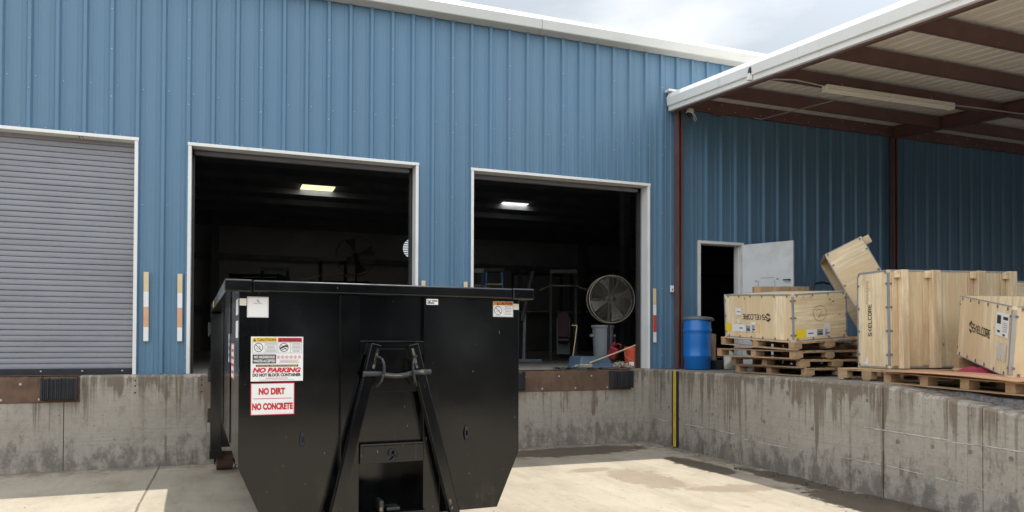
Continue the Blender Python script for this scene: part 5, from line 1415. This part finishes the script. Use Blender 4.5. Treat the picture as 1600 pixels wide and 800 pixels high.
def rack(loc, yaw, label, w=1.2, d=1.1, h=2.2):
    t = thing('power_rack', label, 'gym rack', loc, (0,0,yaw), 'gym racks inside the warehouse')
    for x in (0,w):
        for y in (0,d):
            s = MB(); s.box(x-0.035,x+0.035,y-0.035,y+0.035,0,h); s.build('upright', M['gym'], t)
    for y in (0,d): MB().box(0.036,w-0.036,y-0.03,y+0.03,h-0.08,h-0.01).build('crossbeam', M['gym'], t)
    for x in (0,w):
        for z0 in (0.01, h-0.08): MB().box(x-0.03,x+0.03,0.036,d-0.036,z0,z0+0.07).build('crossbeam', M['gym'], t)
    s = MB(); s.tube([(-0.45,-0.06,1.25),(w+0.45,-0.06,1.25)],0.014,10); s.build('barbell', M['conduit'], t)
    for x in (-0.30,-0.24,w+0.24,w+0.30):
        s = MB(); s.lathe([(0.03,-0.02),(0.21,-0.02),(0.22,-0.012),(0.22,0.012),(0.21,0.02),(0.03,0.02)],24,Matrix.Translation((x,-0.06,1.25)) @ Matrix.Rotation(R(90),4,'Y')); s.build('weight_plate', M['gym'], t, smooth=40)
    return t
rack((-2.3,6.2,H),-0.3,'black gym rack beside the stepladder in the right doorway')
rack((0.6,7.5,H),-0.2,'black gym rack deep inside the right doorway behind the fan', 1.4, 1.2, 2.4)
rack((-4.6,9.5,H),-0.4,'black gym rack deep inside the middle doorway', 1.5, 1.2, 2.05)
rack((-6.6,11.0,H),-0.3,'black gym rack at the left of the middle doorway', 1.3, 1.2, 2.3)
pt_ = thing('plate_tree', 'stand with pale weight plates just right of the container top', 'plate rack', (-1.62,3.2,H), (0,0,0.9))
s = MB(); s.box(-0.04,0.04,-0.04,0.04,0,1.15); s.box(-0.3,0.3,-0.04,0.04,0,0.06); s.box(-0.04,0.04,-0.25,0.25,0,0.05); s.build('stand_frame', M['gym'], pt_)
for z, r in ((0.20,0.17),(0.62,0.13),(0.95,0.11)):
    for k in range(3):
        s = MB(); s.lathe([(0.02,-0.014),(r,-0.014),(r+0.006,-0.006),(r+0.006,0.006),(r,0.014),(0.02,0.014)],26,Matrix.Translation((0.07+0.045*k,0,z)) @ Matrix.Rotation(R(90),4,'Y')); s.build('weight_plate', M['plate'] if k == 0 else M['gym'], pt_, smooth=40)
bn = thing('bench_frame', 'dark padded gym bench tipped up beside the stepladder', 'gym bench', (-0.55,4.6,H), (0,0.0,-0.3))
s = MB(); s.beam((0.05,0,0.9),(0.30,0,2.05),0.10,0.10,(0,1,0)); s.build('pad', M['gym'], bn, bevel=0.02)
s = MB(); s.beam((-0.3,0,0.03),(0.5,0,0.03),0.06,0.06,(0,1,0)); s.beam((0.1,0,0.06),(0.12,0,1.1),0.06,0.06,(0,1,0)); s.box(-0.33,-0.27,-0.25,0.25,0,0.06); s.build('bench_leg', M['plate'], bn)
cb = thing('storage_cabinet', 'dim grey shelving with boxes just inside the small side door', 'shelving', (2.0,3.2,H), (0,0,0.0))
s = MB()
for x in (0,1.2):
    for y in (0,0.5): s.box(x-0.02,x+0.02,y-0.02,y+0.02,0,2.0)
for z in (0.1,0.7,1.3,1.95): s.box(-0.02,1.22,-0.02,0.52,z,z+0.025)
s.build('shelf_frame', M['greypl'], cb)
for k, (x, z, w_, h_, m_) in enumerate(((0.06,0.725,0.35,0.3,'redpl'),(0.5,0.725,0.4,0.25,'canpl'),(0.1,1.325,0.5,0.35,'canpl'),(0.72,1.325,0.35,0.25,'redpl'),(0.3,0.125,0.6,0.4,'plate'))):
    s = MB(); s.box(x,x+w_,0.05,0.45,z,z+h_); s.box(x-0.008,x+w_+0.008,0.042,0.458,z+h_-0.05,z+h_+0.005)
    o = s.build('storage_box', M[m_], None, bevel=0.006); o.location = (2.0,3.2,H+0.002)
    tag(o, ('red box on the middle shelf inside the small side door','pale box on the middle shelf inside the small side door','wide pale box on the upper shelf inside the small side door','red box on the upper shelf inside the small side door','grey box on the lowest shelf inside the small side door')[k], 'box')

# ================================================================== BEHIND THE CAMERA: trees added to darken the container's reflections
M['leaf'] = mat('added_tree_foliage', (0.016,0.022,0.011), 0.9, 0.35, 1.5, spec=0.05)
M['bark'] = mat('added_tree_bark', (0.09,0.07,0.05), 0.9, 0.3, 6)
q = random.Random(31)
def unseen_tree(x, y, h, r):
    t = thing('added_tree', 'unseen tree added behind the camera to darken the container reflections', 'tree', (x,y,0), (0,0,q.random()*6), 'unseen trees added for darker reflections')
    s = MB(); s.tube([(0,0,-0.1),(0.1,0,h*0.3),(0.0,0.15,h*0.6)], [0.32,0.24,0.12], 8)
    for k in range(5):
        a = k*1.257; s.tube([(0.05,0,h*0.3+0.2*k),(math.cos(a)*r*0.5,math.sin(a)*r*0.5,h*0.62)], [0.12,0.04], 6)
    s.build('trunk', M['bark'], t)
    s = MB()
    for k in range(1500):
        a = q.random()*6.283; u = q.random(); rr = r*(0.35+0.65*q.random())*math.sqrt(max(0.05,1-(2*u-1)**2))*(0.8+0.3*math.sin(3*a+u*4))
        c = Vector((math.cos(a)*rr, math.sin(a)*rr, h*(0.02+0.98*u)))
        d1 = Vector((q.gauss(0,1),q.gauss(0,1),q.gauss(0,1))).normalized(); d2 = d1.orthogonal().normalized(); e = 0.28+0.35*q.random()
        s.add([c-d1*e,c+d2*e*0.7,c+d1*e,c-d2*e*0.7], [(0,1,2,3)])
    s.build('crown', M['leaf'], t)
for k in range(16):
    unseen_tree(-62+k*8+q.random()*3, -34-q.random()*6, 9+3*q.random(), 4.6+q.random())

# hand truck behind the crates, and more gym machines in the dark
ht = thing('hand_truck', 'dark hand truck standing behind the crates under the canopy, only its handle showing', 'hand truck', (2.30,-1.55,H), (0,0,-0.35))
for x in (-0.17, 0.17):
    MB().tube([(x,0,0.1),(x,0.0,1.28),(x*0.8,0.05,1.40)], 0.016, 10).build('frame_rail', M['gym'], ht, smooth=60)
    MB().lathe([(0.02,-0.03),(0.11,-0.03),(0.125,-0.015),(0.125,0.015),(0.11,0.03),(0.02,0.03)], 22, Matrix.Translation((x*1.25,0.08,0.126)) @ Matrix.Rotation(R(90),4,'Y')).build('wheel', M['rubber'], ht, smooth=40)
MB().tube([(-0.136,0.05,1.40),(0,0.07,1.43),(0.136,0.05,1.40)], 0.018, 10).build('handle', M['rubber'], ht, smooth=60)
MB().box(-0.2,0.2,-0.22,0.0,0.01,0.02).build('toe_plate', M['gym'], ht)
M['gympad'] = mat('dim_maroon_vinyl', (0.07,0.014,0.02), 0.6, 0.1, 4)
def machine(loc, yaw, label, h):
    t = thing('gym_machine', label, 'gym machine', loc, (0,0,yaw), 'gym machines in the dark warehouse')
    for x in (-0.3, 0.3): MB().box(x-0.03,x+0.03,-0.03,0.03,0,h).build('upright', M['gym'], t)
    MB().box(-0.33,0.33,-0.05,0.05,h+0.001,h+0.09).build('top_beam', M['plate'], t)
    MB().box(-0.16,0.16,-0.09,0.09,0.15,0.15+h*0.42).build('weight_stack', M['plate'], t, bevel=0.01)
    MB().beam((0,-0.1,0.45),(0,-0.75,0.50),0.26,0.08).build('seat', M['gym'], t, bevel=0.02)
    MB().beam((0,-0.15,0.55),(0,-0.05,1.15),0.26,0.08,(0,1,0)).build('back_pad', M['gympad'], t, bevel=0.02)
    MB().tube([(-0.55,-0.35,h*0.8),(-0.3,0,h*0.86),(0.3,0,h*0.86),(0.55,-0.35,h*0.8)], 0.022, 10).build('press_arm', M['conduit'], t, smooth=60)
machine((-1.9,4.1,H), -0.5, 'dark gym machine with maroon back pad right of the container top in the fan doorway', 1.9)
machine((0.9,5.4,H), -0.4, 'gym machine with dim maroon pad behind the pedestal fan', 2.1)
machine((-0.2,10.4,H), -0.3, 'distant gym machine deep between the ladder and the fan', 2.3)
machine((-5.6,8.0,H), -0.2, 'gym machine showing above the container rim in the middle doorway', 2.15)
machine((-4.4,6.6,H), -0.5, 'tall gym machine near the right jamb of the middle doorway', 2.3)
